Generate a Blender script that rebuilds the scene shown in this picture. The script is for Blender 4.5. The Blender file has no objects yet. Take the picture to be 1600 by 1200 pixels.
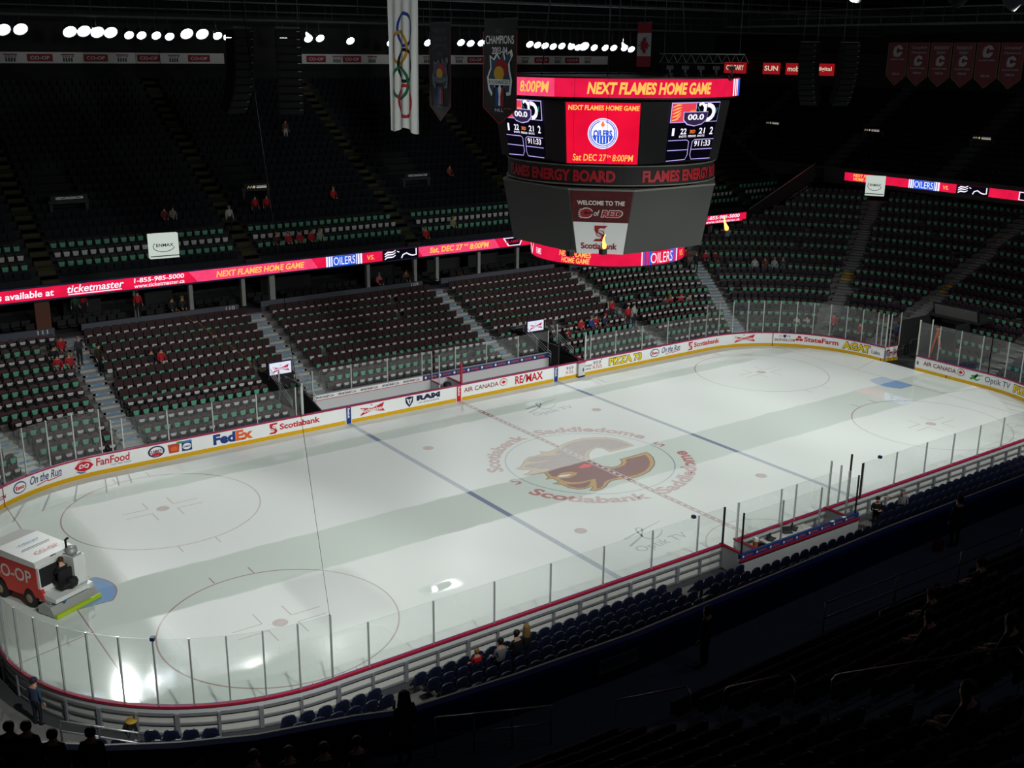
import bpy, math, random
from math import sin, cos, pi, radians, atan2, hypot, floor, sqrt
from mathutils import Vector, Matrix
from mathutils.geometry import tessellate_polygon
random.seed(7)
SC = bpy.context.scene
COL = SC.collection

# ------------------------------------------------------------------ camera
CAMP = Vector((-36.0145, -42.4815, 21.1330))
CR = Vector((.81143, -.58437, .00916)); CU = Vector((.16208, .24007, .95713)); CB = Vector((-.56152, -.77516, .28952))
cd = bpy.data.cameras.new('camera'); cam = bpy.data.objects.new('camera', cd); COL.objects.link(cam)
cd.sensor_width = 36; cd.lens = 38.519; cd.clip_start = .1; cd.clip_end = 400
cam.matrix_world = Matrix(((CR.x, CU.x, CB.x, CAMP.x), (CR.y, CU.y, CB.y, CAMP.y), (CR.z, CU.z, CB.z, CAMP.z), (0, 0, 0, 1)))
SC.camera = cam
def proj(p):
    d = Vector(p) - CAMP; z = -d.dot(CB)
    if z < .2: return (-9999, -9999, z)
    return (800 + 1711.95 * d.dot(CR) / z, 600 - 1711.95 * d.dot(CU) / z, z)
def inframe(p, m=15):
    u, v, z = proj(p); return -m < u < 1600 + m and -m < v < 1200 + m

# ------------------------------------------------------------------ world, exposure
w = bpy.data.worlds.new('arena_dark'); SC.world = w; w.use_nodes = True
w.node_tree.nodes['Background'].inputs[0].default_value = (.5, .6, .7, 1)
w.node_tree.nodes['Background'].inputs[1].default_value = .0016
SC.view_settings.view_transform = 'Standard'; SC.view_settings.look = 'None'
SC.view_settings.exposure = 0; SC.view_settings.gamma = 1; SC.view_settings.use_curve_mapping = False
SC.cycles.max_bounces = 8; SC.cycles.diffuse_bounces = 3; SC.cycles.glossy_bounces = 3
SC.cycles.transmission_bounces = 4; SC.cycles.transparent_max_bounces = 24
SC.cycles.sample_clamp_indirect = 4; SC.cycles.use_denoising = True
SC.cycles.caustics_reflective = False; SC.cycles.caustics_refractive = False

# ------------------------------------------------------------------ flood lighting: two lines of arena spots aimed at the ice
LW, LCOL = 9500, (.965, 1.0, .965)
def spot(x, y, z, tx, ty, watt, size, blend, r=.35, col=LCOL, tz=0):
    l = bpy.data.lights.new('flood_or_fill_spot', 'SPOT'); l.energy = watt; l.color = col; l.spot_size = radians(size); l.spot_blend = blend
    l.shadow_soft_size = r
    o = bpy.data.objects.new('flood_or_fill_spot', l); COL.objects.link(o); o.location = (x, y, z)
    o.rotation_euler = (Vector((tx, ty, tz)) - Vector((x, y, z))).to_track_quat('-Z', 'Y').to_euler()
for i in range(8):
    x = -27 + 54 * i / 7; k = 1.38 if i in (0, 7) else 1.12 if i in (1, 6) else .9
    spot(x, -28.5, 22.2, x * .9, 2.2, LW * k, 52, .6)
for x, tx, k in ((-18.2, -27, 1.5), (-16.3, -19.5, 1.15), (-9, -11, .9), (-2, -3, .9), (9.4, 5, .9), (14, 12.5, .9), (20, 20, 1.1), (26, 27, 1.4)):
    spot(x, 28.3, 22.3, tx, -1.0, LW * k, 50, .55, .22)
# stray light of the near line reaching the far stands, flags and scoreboard
for x in (-18, 2, 20):
    spot(x, -28.3, 22.3, x * .8 + 6, 60, 4200, 120, 1.0)
spot(-24, -27.5, 22.6, -9.2, 3.4, 11000, 20, .8, .3, LCOL, 20.5)       # added spot that brightens the white flag
for x in (-12, 14):                                                    # dim fill lights added to lift the dark near upper bowl
    hl = bpy.data.lights.new('near_bowl_fill', 'POINT'); hl.energy = 170; hl.color = (.75, .85, 1.0); hl.shadow_soft_size = .4
    ho = bpy.data.objects.new('near_bowl_fill', hl); COL.objects.link(ho); ho.location = (x, -37, 25.6)

# ------------------------------------------------------------------ helpers
def lin(h):
    h = h.lstrip('#'); c = [int(h[i:i + 2], 16) / 255 for i in (0, 2, 4)]
    return tuple(((v + .055) / 1.055) ** 2.4 if v > .04045 else v / 12.92 for v in c)
_M = {}
def mat(name, col=(.5, .5, .5), rough=.6, metal=0, spec=.4, noise=0, nscale=6):
    if name in _M: return _M[name]
    m = bpy.data.materials.new(name); m.use_nodes = True; nt = m.node_tree; b = nt.nodes['Principled BSDF']
    if isinstance(col, str): col = lin(col)
    b.inputs['Base Color'].default_value = (*col, 1); b.inputs['Roughness'].default_value = rough
    b.inputs['Metallic'].default_value = metal; b.inputs['Specular IOR Level'].default_value = spec
    if noise:
        g = nt.nodes.new('ShaderNodeNewGeometry'); n = nt.nodes.new('ShaderNodeTexNoise'); n.inputs['Scale'].default_value = nscale
        n.inputs['Detail'].default_value = 4
        mx = nt.nodes.new('ShaderNodeMix'); mx.data_type = 'RGBA'
        mx.inputs[6].default_value = (*[c * (1 - noise) for c in col], 1); mx.inputs[7].default_value = (*[min(1, c * (1 + noise)) for c in col], 1)
        nt.links.new(g.outputs['Position'], n.inputs['Vector']); nt.links.new(n.outputs['Fac'], mx.inputs[0]); nt.links.new(mx.outputs[2], b.inputs['Base Color'])
    _M[name] = m; return m
def emit(name, col, s=1.0, dots=0):
    if name in _M: return _M[name]
    m = bpy.data.materials.new(name); m.use_nodes = True; nt = m.node_tree; nt.nodes.clear()
    o = nt.nodes.new('ShaderNodeOutputMaterial'); e = nt.nodes.new('ShaderNodeEmission')
    if isinstance(col, str): col = lin(col)
    e.inputs[0].default_value = (*col, 1); e.inputs[1].default_value = s
    if dots:
        g = nt.nodes.new('ShaderNodeNewGeometry'); n = nt.nodes.new('ShaderNodeTexNoise'); n.inputs['Scale'].default_value = dots
        mx = nt.nodes.new('ShaderNodeMix'); mx.data_type = 'RGBA'
        mx.inputs[6].default_value = (*[c * .72 for c in col], 1); mx.inputs[7].default_value = (*[min(1, c * 1.25 + .004) for c in col], 1)
        nt.links.new(g.outputs['Position'], n.inputs['Vector']); nt.links.new(n.outputs['Fac'], mx.inputs[0]); nt.links.new(mx.outputs[2], e.inputs[0])
    nt.links.new(e.outputs[0], o.inputs[0]); m.cycles.emission_sampling = 'AUTO' if s > 3 else 'NONE'
    _M[name] = m; return m

_T = {}
def txt(s, bold=0., shear=0.):
    k = (s, bold, shear)
    if k in _T: return _T[k]
    c = bpy.data.curves.new('t', 'FONT'); c.body = s; c.offset = bold; c.shear = shear; c.resolution_u = 3; c.fill_mode = 'FRONT'
    o = bpy.data.objects.new('t', c); COL.objects.link(o)
    me = bpy.data.meshes.new_from_object(o.evaluated_get(bpy.context.evaluated_depsgraph_get()))
    v = [(p.co.x, p.co.y) for p in me.vertices]; f = [tuple(p.vertices) for p in me.polygons]
    bpy.data.objects.remove(o); bpy.data.curves.remove(c); bpy.data.meshes.remove(me)
    x0 = min(p[0] for p in v); x1 = max(p[0] for p in v); y0 = min(p[1] for p in v); y1 = max(p[1] for p in v)
    _T[k] = ([((p[0] - x0) / (x1 - x0), (p[1] - y0) / (y1 - y0)) for p in v], f, (x1 - x0, y1 - y0)); return _T[k]

class MB:
    """collects shapes into one mesh"""
    def __init__(s): s.v = []; s.f = []; s.mi = []; s.ms = []; s.M = None; s.sm = []
    def mid(s, m):
        if m not in s.ms: s.ms.append(m)
        return s.ms.index(m)
    def add(s, vs, fs, m, smooth=False):
        b = len(s.v); i = s.mid(m)
        s.v += [tuple(s.M @ Vector(p)) if s.M else tuple(p) for p in vs]
        for f in fs: s.f.append(tuple(b + k for k in f)); s.mi.append(i); s.sm.append(smooth)
    def box(s, c, d, m, R=None, taper=1.):
        x, y, z = d[0] / 2, d[1] / 2, d[2] / 2
        vs = [Vector((sx * x * (taper if sz > 0 else 1), sy * y * (taper if sz > 0 else 1), sz * z)) for sz in (-1, 1) for sy in (-1, 1) for sx in (-1, 1)]
        if R: vs = [R @ q for q in vs]
        s.add([q + Vector(c) for q in vs], [(0, 2, 3, 1), (4, 5, 7, 6), (0, 1, 5, 4), (2, 6, 7, 3), (0, 4, 6, 2), (1, 3, 7, 5)], m)
    def bar(s, a, b, w, h, m):
        a = Vector(a); b = Vector(b); d = b - a; R = d.to_track_quat('X', 'Z').to_matrix()
        s.box((a + b) / 2, (d.length, w, h), m, R)
    def tube(s, pts, r, m, n=6, caps=True):
        pts = [Vector(p) for p in pts]; vs = []; fs = []
        for i, p in enumerate(pts):
            t = (pts[min(i + 1, len(pts) - 1)] - pts[max(i - 1, 0)]).normalized()
            q = t.to_track_quat('Z', 'Y'); rr = r[i] if isinstance(r, (list, tuple)) else r
            for k in range(n): vs.append(p + q @ Vector((rr * cos(2 * pi * k / n), rr * sin(2 * pi * k / n), 0)))
        for i in range(len(pts) - 1):
            for k in range(n): fs.append((i * n + k, i * n + (k + 1) % n, (i + 1) * n + (k + 1) % n, (i + 1) * n + k))
        if caps: fs += [tuple(range(n))[::-1], tuple((len(pts) - 1) * n + k for k in range(n))]
        s.add(vs, fs, m, True)
    def lathe(s, prof, m, n=16, c=(0, 0, 0), R=None, smooth=True):
        vs = []; fs = []
        for r, z in prof:
            for k in range(n):
                q = Vector((r * cos(2 * pi * k / n), r * sin(2 * pi * k / n), z))
                vs.append((R @ q if R else q) + Vector(c))
        for i in range(len(prof) - 1):
            for k in range(n): fs.append((i * n + k, i * n + (k + 1) % n, (i + 1) * n + (k + 1) % n, (i + 1) * n + k))
        s.add(vs, fs, m, smooth)
    def ball(s, c, r, m, n=10, sc=(1, 1, 1)):
        k = 7; s.lathe([(r * sin(pi * i / k) + 1e-4, -r * cos(pi * i / k)) for i in range(k + 1)], m, n, c, Matrix.Diagonal(sc))
    def strip(s, A, B, m, smooth=False, closed=False):
        n = len(A); e = n if closed else n - 1
        s.add(list(A) + list(B), [(i, (i + 1) % n, n + (i + 1) % n, n + i) for i in range(e)], m, smooth)
    def poly(s, p2, fn, m):
        t = tessellate_polygon([[Vector((x, y, 0)) for x, y in p2]])
        s.add([fn(x, y) for x, y in p2], [tuple(k) for k in t], m)
    def prism(s, p2, fn0, fn1, m):
        n = len(p2); t = [tuple(k) for k in tessellate_polygon([[Vector((x, y, 0)) for x, y in p2]])]
        s.add([fn0(x, y) for x, y in p2] + [fn1(x, y) for x, y in p2], t + [tuple(n + i for i in k) for k in t] + [(i, (i + 1) % n, n + (i + 1) % n, n + i) for i in range(n)], m)
    def rect(s, x0, y0, x1, y1, fn, m, nx=1):
        X = [x0 + (x1 - x0) * i / nx for i in range(nx + 1)]
        s.strip([fn(x, y0) for x in X], [fn(x, y1) for x in X], m)
    def text(s, t, x, y, w_, h, fn, m, bold=.02, shear=0.):
        v, f, _ = txt(t, bold, shear); s.add([fn(x + a * w_, y + b * h) for a, b in v], f, m)
    def ell(s, cx, cy, rx, ry, fn, m, n=28, a0=0, a1=2 * pi): s.poly([(cx + rx * cos(a0 + (a1 - a0) * i / n), cy + ry * sin(a0 + (a1 - a0) * i / n)) for i in range(n)], fn, m)
    def ring(s, cx, cy, rx, ry, t, fn, m, n=36, a0=0, a1=2 * pi):
        A = [a0 + (a1 - a0) * i / n for i in range(n + 1)]
        s.strip([fn(cx + (rx - t) * cos(a), cy + (ry - t) * sin(a)) for a in A], [fn(cx + rx * cos(a), cy + ry * sin(a)) for a in A], m)
    def line(s, pts, t, fn, m):
        L_ = []; R_ = []
        for i, (x, y) in enumerate(pts):
            x0, y0 = pts[max(0, i - 1)]; x1, y1 = pts[min(len(pts) - 1, i + 1)]; l = hypot(x1 - x0, y1 - y0) or 1
            tt = t[i] if isinstance(t, (list, tuple)) else t
            nx, ny = -(y1 - y0) / l * tt / 2, (x1 - x0) / l * tt / 2
            L_.append(fn(x + nx, y + ny)); R_.append(fn(x - nx, y - ny))
        s.strip(L_, R_, m)
    def mesh(s, name):
        me = bpy.data.meshes.new(name); me.from_pydata(s.v, [], s.f)
        for m in s.ms: me.materials.append(m)
        me.polygons.foreach_set('material_index', s.mi); me.polygons.foreach_set('use_smooth', s.sm); me.update(); return me
    def build(s, name, parent=None, **k):
        o = bpy.data.objects.new(name, s.mesh(name)); COL.objects.link(o)
        if parent: o.parent = parent
        return tag(o, **k) if k else o
def tag(o, label=None, cat=None, group=None, kind=None):
    if label: o['label'] = label
    if cat: o['category'] = cat
    if group: o['group'] = group
    if kind: o['kind'] = kind
    return o
def empty(name, loc=(0, 0, 0), rz=0, **k):
    o = bpy.data.objects.new(name, None); COL.objects.link(o); o.location = loc; o.rotation_euler = (0, 0, rz); o.empty_display_size = .2
    return tag(o, **k)
def inst(me, name, parent=None, loc=None, rz=0):
    o = bpy.data.objects.new(name, me); COL.objects.link(o)
    if parent: o.parent = parent
    if loc: o.location = loc; o.rotation_euler = (0, 0, rz)
    return o
def copy_tree(o, parent=None):
    c = o.copy(); COL.objects.link(c); c.parent = parent
    for ch in list(o.children): copy_tree(ch, c)
    return c
ORD = ['', 'first', 'second', 'third', 'fourth', 'fifth', 'sixth', 'seventh', 'eighth', 'ninth', 'tenth', 'eleventh', 'twelfth', 'thirteenth', 'fourteenth', 'fifteenth', 'sixteenth', 'seventeenth', 'eighteenth', 'nineteenth']
TENS = {2: ('twenty', 'twentieth'), 3: ('thirty', 'thirtieth'), 4: ('forty', 'fortieth'), 5: ('fifty', 'fiftieth'), 6: ('sixty', 'sixtieth'), 7: ('seventy', 'seventieth'), 8: ('eighty', 'eightieth'), 9: ('ninety', 'ninetieth')}
def nth(n):
    if n < 20: return ORD[n]
    return TENS[n // 10][1] if n % 10 == 0 else TENS[n // 10][0] + '-' + ORD[n % 10]

# ------------------------------------------------------------------ rink outline (200 x 85 ft, 28 ft corners)
RL, RW, RR = 30.48, 12.954, 8.534
RA, RB = RL - RR, RW - RR
QC = pi * RR / 2
PER = 4 * RA + 4 * RB + 4 * QC
def seg(i, u, d):
    """point and outward normal on the rink outline pushed out by d; i 0 far, 1 far right corner, 2 right, 3, 4 near, 5 near left, 6 left, 7"""
    if i == 0: return (-RA + 2 * RA * u, RW + d, 0, 1)
    if i == 2: return (RL + d, RB - 2 * RB * u, 1, 0)
    if i == 4: return (RA - 2 * RA * u, -RW - d, 0, -1)
    if i == 6: return (-RL - d, -RB + 2 * RB * u, -1, 0)
    t = u * pi / 2; r = RR + d
    nx, ny = {1: (sin(t), cos(t)), 3: (cos(t), -sin(t)), 5: (-sin(t), -cos(t)), 7: (-cos(t), sin(t))}[i]
    return ((RA if i in (1, 3) else -RA) + r * nx, (RB if i in (1, 7) else -RB) + r * ny, nx, ny)
def seglen(i, d): return (2 * RA, pi / 2 * (RR + d), 2 * RB, pi / 2 * (RR + d))[i % 4]
def bs(s, d=0.):
    s %= PER
    for i in range(8):
        l = seglen(i, 0)
        if s <= l: return seg(i, s / l, d)
        s -= l
    return seg(7, 1, d)
S_TR = 2 * RA; S_R = S_TR + QC; S_BR = S_R + 2 * RB; S_N = S_BR + QC; S_BL = S_N + 2 * RA; S_L = S_BL + QC; S_TL = S_L + 2 * RB
def s_near(x): return S_N + RA - x
GATE = (S_R + RB - 3.6, S_R + RB - 1.0)      # opening for the resurfacer
# ------------------------------------------------------------------ ice (frosted where dry, clear where freshly flooded)
def ice_mat(name, col=None):
    m = bpy.data.materials.new(name); m.use_nodes = True; nt = m.node_tree; N = nt.nodes; K = nt.links; b = N['Principled BSDF']
    g = N.new('ShaderNodeNewGeometry'); sp = N.new('ShaderNodeSeparateXYZ'); K.new(g.outputs['Position'], sp.inputs[0])
    n1 = N.new('ShaderNodeTexNoise'); n1.inputs['Scale'].default_value = .45; n1.inputs['Detail'].default_value = 3; K.new(g.outputs['Position'], n1.inputs['Vector'])
    def mth(op, a, bb=None):
        q = N.new('ShaderNodeMath'); q.operation = op
        for i, x in enumerate((a, bb)):
            if x is None: continue
            if isinstance(x, (int, float)): q.inputs[i].default_value = x
            else: K.new(x, q.inputs[i])
        return q.outputs[0]
    wob = mth('MULTIPLY', mth('SUBTRACT', n1.outputs['Fac'], .5), .55)
    yy = mth('ADD', sp.outputs['Y'], wob); xx = mth('ADD', sp.outputs['X'], wob)
    def step(v, a, wd=.1):
        r = N.new('ShaderNodeMapRange'); r.interpolation_type = 'SMOOTHSTEP'; r.inputs[1].default_value = a - wd; r.inputs[2].default_value = a + wd; K.new(v, r.inputs[0]); return r.outputs[0]
    def band(v, a, c, wd=.1): return mth('MULTIPLY', step(v, a, wd), mth('SUBTRACT', 1., step(v, c, wd)))
    wet = mth('MAXIMUM', band(yy, -3.5, .15), band(yy, 9.2, 10.7))
    wet = mth('MAXIMUM', wet, mth('MULTIPLY', band(yy, -14, -8.6, .8), mth('SUBTRACT', 1., step(xx, -20., 5.))))
    wet = mth('MAXIMUM', wet, mth('MULTIPLY', mth('SUBTRACT', 1., step(xx, -24.9, .6)), .8))
    wet = mth('MAXIMUM', wet, mth('MULTIPLY', band(xx, -15.2, -13.6, .35), band(yy, -8.15, -7.4, .2)))
    # fine skate scratches and frost
    mp = N.new('ShaderNodeMapping'); mp.inputs['Scale'].default_value = (.7, 3.2, 1); mp.inputs['Rotation'].default_value = (0, 0, .5); K.new(g.outputs['Position'], mp.inputs[0])
    n2 = N.new('ShaderNodeTexNoise'); n2.inputs['Scale'].default_value = 2.6; n2.inputs['Detail'].default_value = 6; n2.inputs['Roughness'].default_value = .7; K.new(mp.outputs[0], n2.inputs['Vector'])
    fr = mth('ADD', .30, mth('MULTIPLY', mth('SUBTRACT', 1., wet), mth('ADD', .16, mth('MULTIPLY', n2.outputs['Fac'], .34))))
    mx = N.new('ShaderNodeMix'); mx.data_type = 'RGBA'; K.new(fr, mx.inputs[0])
    dry = (.80, .838, .815, 1)
    if col is None:
        m2 = N.new('ShaderNodeMix'); m2.data_type = 'RGBA'; K.new(wet, m2.inputs[0]); m2.inputs[6].default_value = dry; m2.inputs[7].default_value = (.675, .745, .695, 1)
        m3 = N.new('ShaderNodeMix'); m3.data_type = 'RGBA'; m3.blend_type = 'MULTIPLY'; m3.inputs[0].default_value = .10; K.new(m2.outputs[2], m3.inputs[6]); K.new(n2.outputs['Color'], m3.inputs[7])
        K.new(m2.outputs[2], b.inputs['Base Color'])
    else:
        c = lin(col) if isinstance(col, str) else col
        mx.inputs[6].default_value = (*c, 1); mx.inputs[7].default_value = dry; K.new(mx.outputs[2], b.inputs['Base Color'])
    rg = N.new('ShaderNodeMapRange'); K.new(wet, rg.inputs[0]); rg.inputs[3].default_value = .34; rg.inputs[4].default_value = .01; K.new(rg.outputs[0], b.inputs['Roughness'])
    b.inputs['IOR'].default_value = 1.31
    bp = N.new('ShaderNodeBump'); K.new(mth('MULTIPLY', mth('SUBTRACT', 1., wet), .07), bp.inputs['Strength']); bp.inputs['Distance'].default_value = .02; K.new(n2.outputs['Fac'], bp.inputs['Height']); K.new(bp.outputs[0], b.inputs['Normal'])
    return m
ICE = ice_mat('ice'); I_RED = ice_mat('ice_red_paint', '8a1a22'); I_BLUE = ice_mat('ice_blue_paint', '1c3f86'); I_CREASE = ice_mat('ice_crease_paint', '2a86d0')
I_YEL = ice_mat('ice_gold_paint', 'c8922c'); I_BLK = ice_mat('ice_black_paint', '16201c'); I_LOGO = ice_mat('ice_crimson_paint', '7c2128'); I_WHT = ice_mat('ice_white_paint', 'f2f4f2')
I_CIR = ice_mat('ice_circle_blue', '3f6f9f'); I_NAVY = ice_mat('ice_navy_paint', '3a5268'); I_ROSE = ice_mat('ice_rose_paint', 'b03038'); I_HOT = ice_mat('ice_bright_red', 'ff2038')
def zf(z): return lambda x, y: (x, y, z)
mb = MB(); P = [bs(PER * i / 240, .05) for i in range(240)]
mb.poly([(p[0], p[1]) for p in P], zf(0), ICE)
ice = mb.build('floor', kind='structure', label='white ice sheet with painted hockey lines and wet stripes')
def paint(name, z, fnc, parent=ice):
    q = MB(); fnc(q, zf(z)); return q.build(name, parent)
def edge_y(x, d=0.):
    x = abs(x)
    return RW if x < RA else RB + sqrt(max(0, RR * RR - (x - RA) ** 2))
for x in (-27.13, 27.13): paint('goal_line', .003, lambda q, f: q.rect(x - .025, -edge_y(x), x + .025, edge_y(x), f, I_RED))
for x in (-7.77, 7.77): paint('blue_line', .003, lambda q, f: q.rect(x - .152, -RW, x + .152, RW, f, I_BLUE))
def redline(q, f):
    q.rect(-.152, -RW, .152, RW, f, I_RED); g = zf(.007)
    for i in range(56):
        y = -12.7 + i * .46; q.rect(-.05, y, .05, y + .2, g, I_WHT)
    for x in (-.165, .165): q.rect(x - .018, -4.3, x + .018, 4.3, g, I_WHT)
paint('centre_line', .0066, redline)
FX, FY = 21.03, 6.706
def faceoff(cx, cy):
    def fn(q, f):
        q.ring(cx, cy, 4.597, 4.597, .06, f, I_RED, 96)
        for sx in (-1, 1):
            for sy in (-1, 1):
                q.rect(cx + sx * .86 - .025, cy + sy * 4.56, cx + sx * .86 + .025, cy + sy * 5.18, f, I_RED)
                q.rect(cx + sx * .61, cy + sy * .31 - .025, cx + sx * 1.83, cy + sy * .31 + .025, f, I_RED)
                q.rect(cx + sx * .61 - .025, cy + sy * .31, cx + sx * .61 + .025, cy + sy * 1.22, f, I_RED)
    return fn
def dot(cx, cy, logo=True):
    def fn(q, f):
        q.ell(cx, cy, .305, .305, f, I_RED); 
        q.ell(cx, cy, .15, .1, zf(.0045), I_ROSE, 14)
    return fn
for sx in (-1, 1):
    for sy in (-1, 1):
        paint('faceoff_circle', .003, faceoff(sx * FX, sy * FY)); paint('faceoff_spot', .0032, dot(sx * FX, sy * FY)); paint('faceoff_spot', .0032, dot(sx * 6.1, sy * FY))
for s_ in (-1, 1):
    def crease(q, f):
        A = [(-1.22 * 0 + s_ * (27.13 - 1.37 - .45 * (1 - (y / 1.22) ** 2)), y) for y in [i * .1 - 1.2 for i in range(25)]]
        q.poly([(s_ * 27.11, -1.22)] + [(s_ * (27.13 - 1.37), -1.22)] + A + [(s_ * (27.13 - 1.37), 1.22), (s_ * 27.11, 1.22)], f, I_CREASE)
        q.line([(s_ * 27.11, -1.22), (s_ * (27.13 - 1.37), -1.22)] + A + [(s_ * (27.13 - 1.37), 1.22), (s_ * 27.11, 1.22)], .05, zf(.004), I_RED)
    paint('goal_crease', .0035, crease)
    def trap(q, f):
        for y0, y1 in ((3.35, 4.27), (-3.35, -4.27)): q.line([(s_ * 27.13, y0), (s_ * 30.44, y1)], .05, f, I_RED)
    paint('trapezoid_line', .003, trap)
paint('referee_crease', .003, lambda q, f: q.ring(0, -RW, 3.05, 3.05, .05, f, I_RED, 30, 0, pi))
paint('centre_circle', .004, lambda q, f: q.ring(0, 0, 4.597, 4.597, .055, f, I_CIR, 96))
# centre emblem: burning horse head forming a C (traced in plan from the ice)
def plan(L_):   # picture rays met with z = 0, stored as rink metres
    return L_
OUTER = [(3.69,0.49),(3.73,1.32),(3.62,1.97),(3.3,2.48),(2.76,2.84),(2.14,3.1),(1.56,3.15),(0.9,3.09),(0.21,2.88),(-0.44,2.56),(-0.94,2.47),(-1.32,2.78),(-1.46,2.39),(-1.8,2.36),(-2.28,2.43),(-2.84,2.13),(-3.31,1.69),(-3.68,1.44),(-3.95,1.38),(-3.77,1.03),(-3.46,0.84),(-3.43,0.73),(-3.8,0.54),(-4.2,0.43),(-3.83,0.19),(-3.36,0.09),(-3.04,0.07),(-3.19,-0.27),(-3.24,-0.52),(-3.59,-0.75),(-3.19,-0.84),(-3.19,-1.31),(-3.42,-1.38),(-3.66,-1.4),(-3.47,-1.58),(-3.33,-1.86),(-3.3,-2.33),(-3.07,-2.72),(-2.76,-2.88),(-2.39,-2.87),(-2.17,-2.84),(-2.41,-3.03),(-2.67,-3.17),(-2.45,-3.39),(-2.01,-3.4),(-1.58,-3.24),(-1.19,-2.96),(-0.85,-2.82),(-0.43,-2.87),(-0.07,-3.07),(0.37,-3.19),(1.0,-3.14),(1.7,-2.94),(2.46,-2.46),(2.89,-2.05),(3.29,-1.49),(3.49,-0.99),(3.56,-0.61),(2.9,-0.64),(2.23,-0.66),(1.54,-0.66),(1.44,-0.95),(1.14,-1.25),(0.8,-1.37),(0.44,-1.33),(0.18,-0.95),(0.09,-0.64),(0.1,-0.34),(0.14,0.04),(0.37,0.51),(0.71,0.91),(1.07,1.2),(1.56,1.41),(1.75,1.34),(1.9,1.13),(1.88,0.81),(1.83,0.47),(2.72,0.46)]
RED = [(3.56,0.65),(3.5,1.25),(3.43,1.75),(3.11,2.26),(2.54,2.57),(2.01,2.84),(1.44,2.89),(0.8,2.81),(0.15,2.59),(-0.31,2.36),(-0.85,2.08),(-0.54,1.77),(-0.91,1.8),(-1.31,1.98),(-1.77,2.19),(-2.31,2.24),(-2.79,1.95),(-2.39,1.57),(-1.89,1.53),(-1.64,1.36),(-2.5,1.42),(-3.04,1.51),(-3.41,1.36),(-3.09,0.94),(-2.85,0.57),(-2.43,0.34),(-2.8,0.15),(-2.9,-0.18),(-3.02,-0.57),(-2.9,-0.75),(-2.61,-0.57),(-2.26,-0.46),(-1.84,-0.59),(-1.58,-0.93),(-1.91,-1.14),(-2.44,-1.25),(-2.92,-1.02),(-2.88,-1.47),(-2.69,-1.79),(-2.31,-2.01),(-1.8,-2.07),(-1.36,-2.09),(-1.66,-2.54),(-2.18,-3.2),(-1.92,-3.19),(-1.63,-3.03),(-1.33,-2.77),(-0.99,-2.63),(-0.57,-2.63),(-0.05,-2.7),(0.34,-2.88),(0.86,-2.9),(1.46,-2.77),(2.1,-2.42),(2.61,-1.95),(3.0,-1.39),(3.17,-0.93),(2.64,-0.93),(1.84,-0.86),(1.56,-1.23),(1.18,-1.48),(0.73,-1.58),(0.33,-1.55),(0.04,-1.11),(-0.09,-0.57),(0.0,-0.27),(0.08,0.39),(0.39,0.92),(0.86,1.34),(1.49,1.51),(1.71,1.58),(1.99,1.34),(2.06,0.94),(2.08,0.67),(2.85,0.7)]
JAW = [(-3.12,-1.82),(-2.83,-2.02),(-2.4,-2.22),(-1.95,-2.21),(-1.76,-2.24),(-2.22,-2.62),(-2.58,-2.74),(-2.93,-2.54),(-3.12,-2.19)]
EYE = [(-2.78,-0.79),(-2.53,-0.67),(-2.02,-0.92),(-2.34,-1.04),(-2.78,-0.88)]
NOST = [(-1.07,-0.35),(-0.51,-0.13),(-0.16,-0.47),(-0.52,-0.62),(-1.1,-0.52)]
def inset(p, d):
    a = sum(p[i - 1][0] * p[i][1] - p[i][0] * p[i - 1][1] for i in range(len(p))); sg = 1 if a > 0 else -1; o = []
    for i in range(len(p)):
        (x0, y0), (x1, y1), (x2, y2) = p[i - 1], p[i], p[(i + 1) % len(p)]
        a1, a2 = atan2(y1 - y0, x1 - x0), atan2(y2 - y1, x2 - x1)
        nx = -(sin(a1) + sin(a2)); ny = cos(a1) + cos(a2); l = hypot(nx, ny)
        if l < .5: o.append((x1 - cos(a1) * d * .9, y1 - sin(a1) * d * .9)); continue
        o.append((x1 + sg * nx / l * d, y1 + sg * ny / l * d))
    return o
def emblem(q, f):
    q.poly(OUTER, f, I_BLK); q.poly(inset(OUTER, .06), zf(.0042), I_YEL); q.poly(RED, zf(.0048), I_LOGO); q.poly(JAW, zf(.0048), I_LOGO)
    q.poly(EYE, zf(.0054), I_WHT); q.poly(NOST, zf(.0054), I_HOT)
paint('centre_emblem', .0036, emblem)
def arc_words(q, f):
    for t, a0, a1, r0, r1 in (('Scotiabank', 163, 96.5, 4.85, 5.72), ('Saddledome', 87, 13, 4.85, 5.72), ('Scotiabank', 197, 263.5, 5.72, 4.85), ('Saddledome', 272, 343, 5.72, 4.85)):
        q.text(t, 0, 0, 1, 1, lambda x, y: f((r0 + (r1 - r0) * y) * cos(radians(a0 + (a1 - a0) * x)), (r0 + (r1 - r0) * y) * sin(radians(a0 + (a1 - a0) * x))), I_ROSE, .035)
    for cx, cy in ((-5.02, -.1), (5.0, -.1)):
        s_logo(q, cx - .27, cy - .36, .54, .72, f, I_ROSE)
def s_logo(q, x, y, w, h, fn, m, m2=None):
    """banded globe S mark"""
    S = [(.12, 1), (1, 1), (.82, .84), (.5, .84), (.36, .74), (.36, .62), (.78, .42), (.88, .3), (.88, .16), (.7, 0), (0, 0), (.16, .16), (.5, .16), (.6, .26), (.6, .36), (.16, .58), (.1, .7), (.1, .84)]
    q.poly([(x + a * w, y + b * h) for a, b in S], fn, m)
    if m2:
        c, d = x + .49 * w, y + .5 * h; q.ring(c, d, .3 * w, .22 * h, .05 * w, fn, m, 20)
        for k in (-.1, 0, .1): q.line([(c + k * w, d - .2 * h), (c + k * w, d + .2 * h)], .03 * w, fn, m2)
paint('circle_lettering', .004, arc_words)
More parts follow.
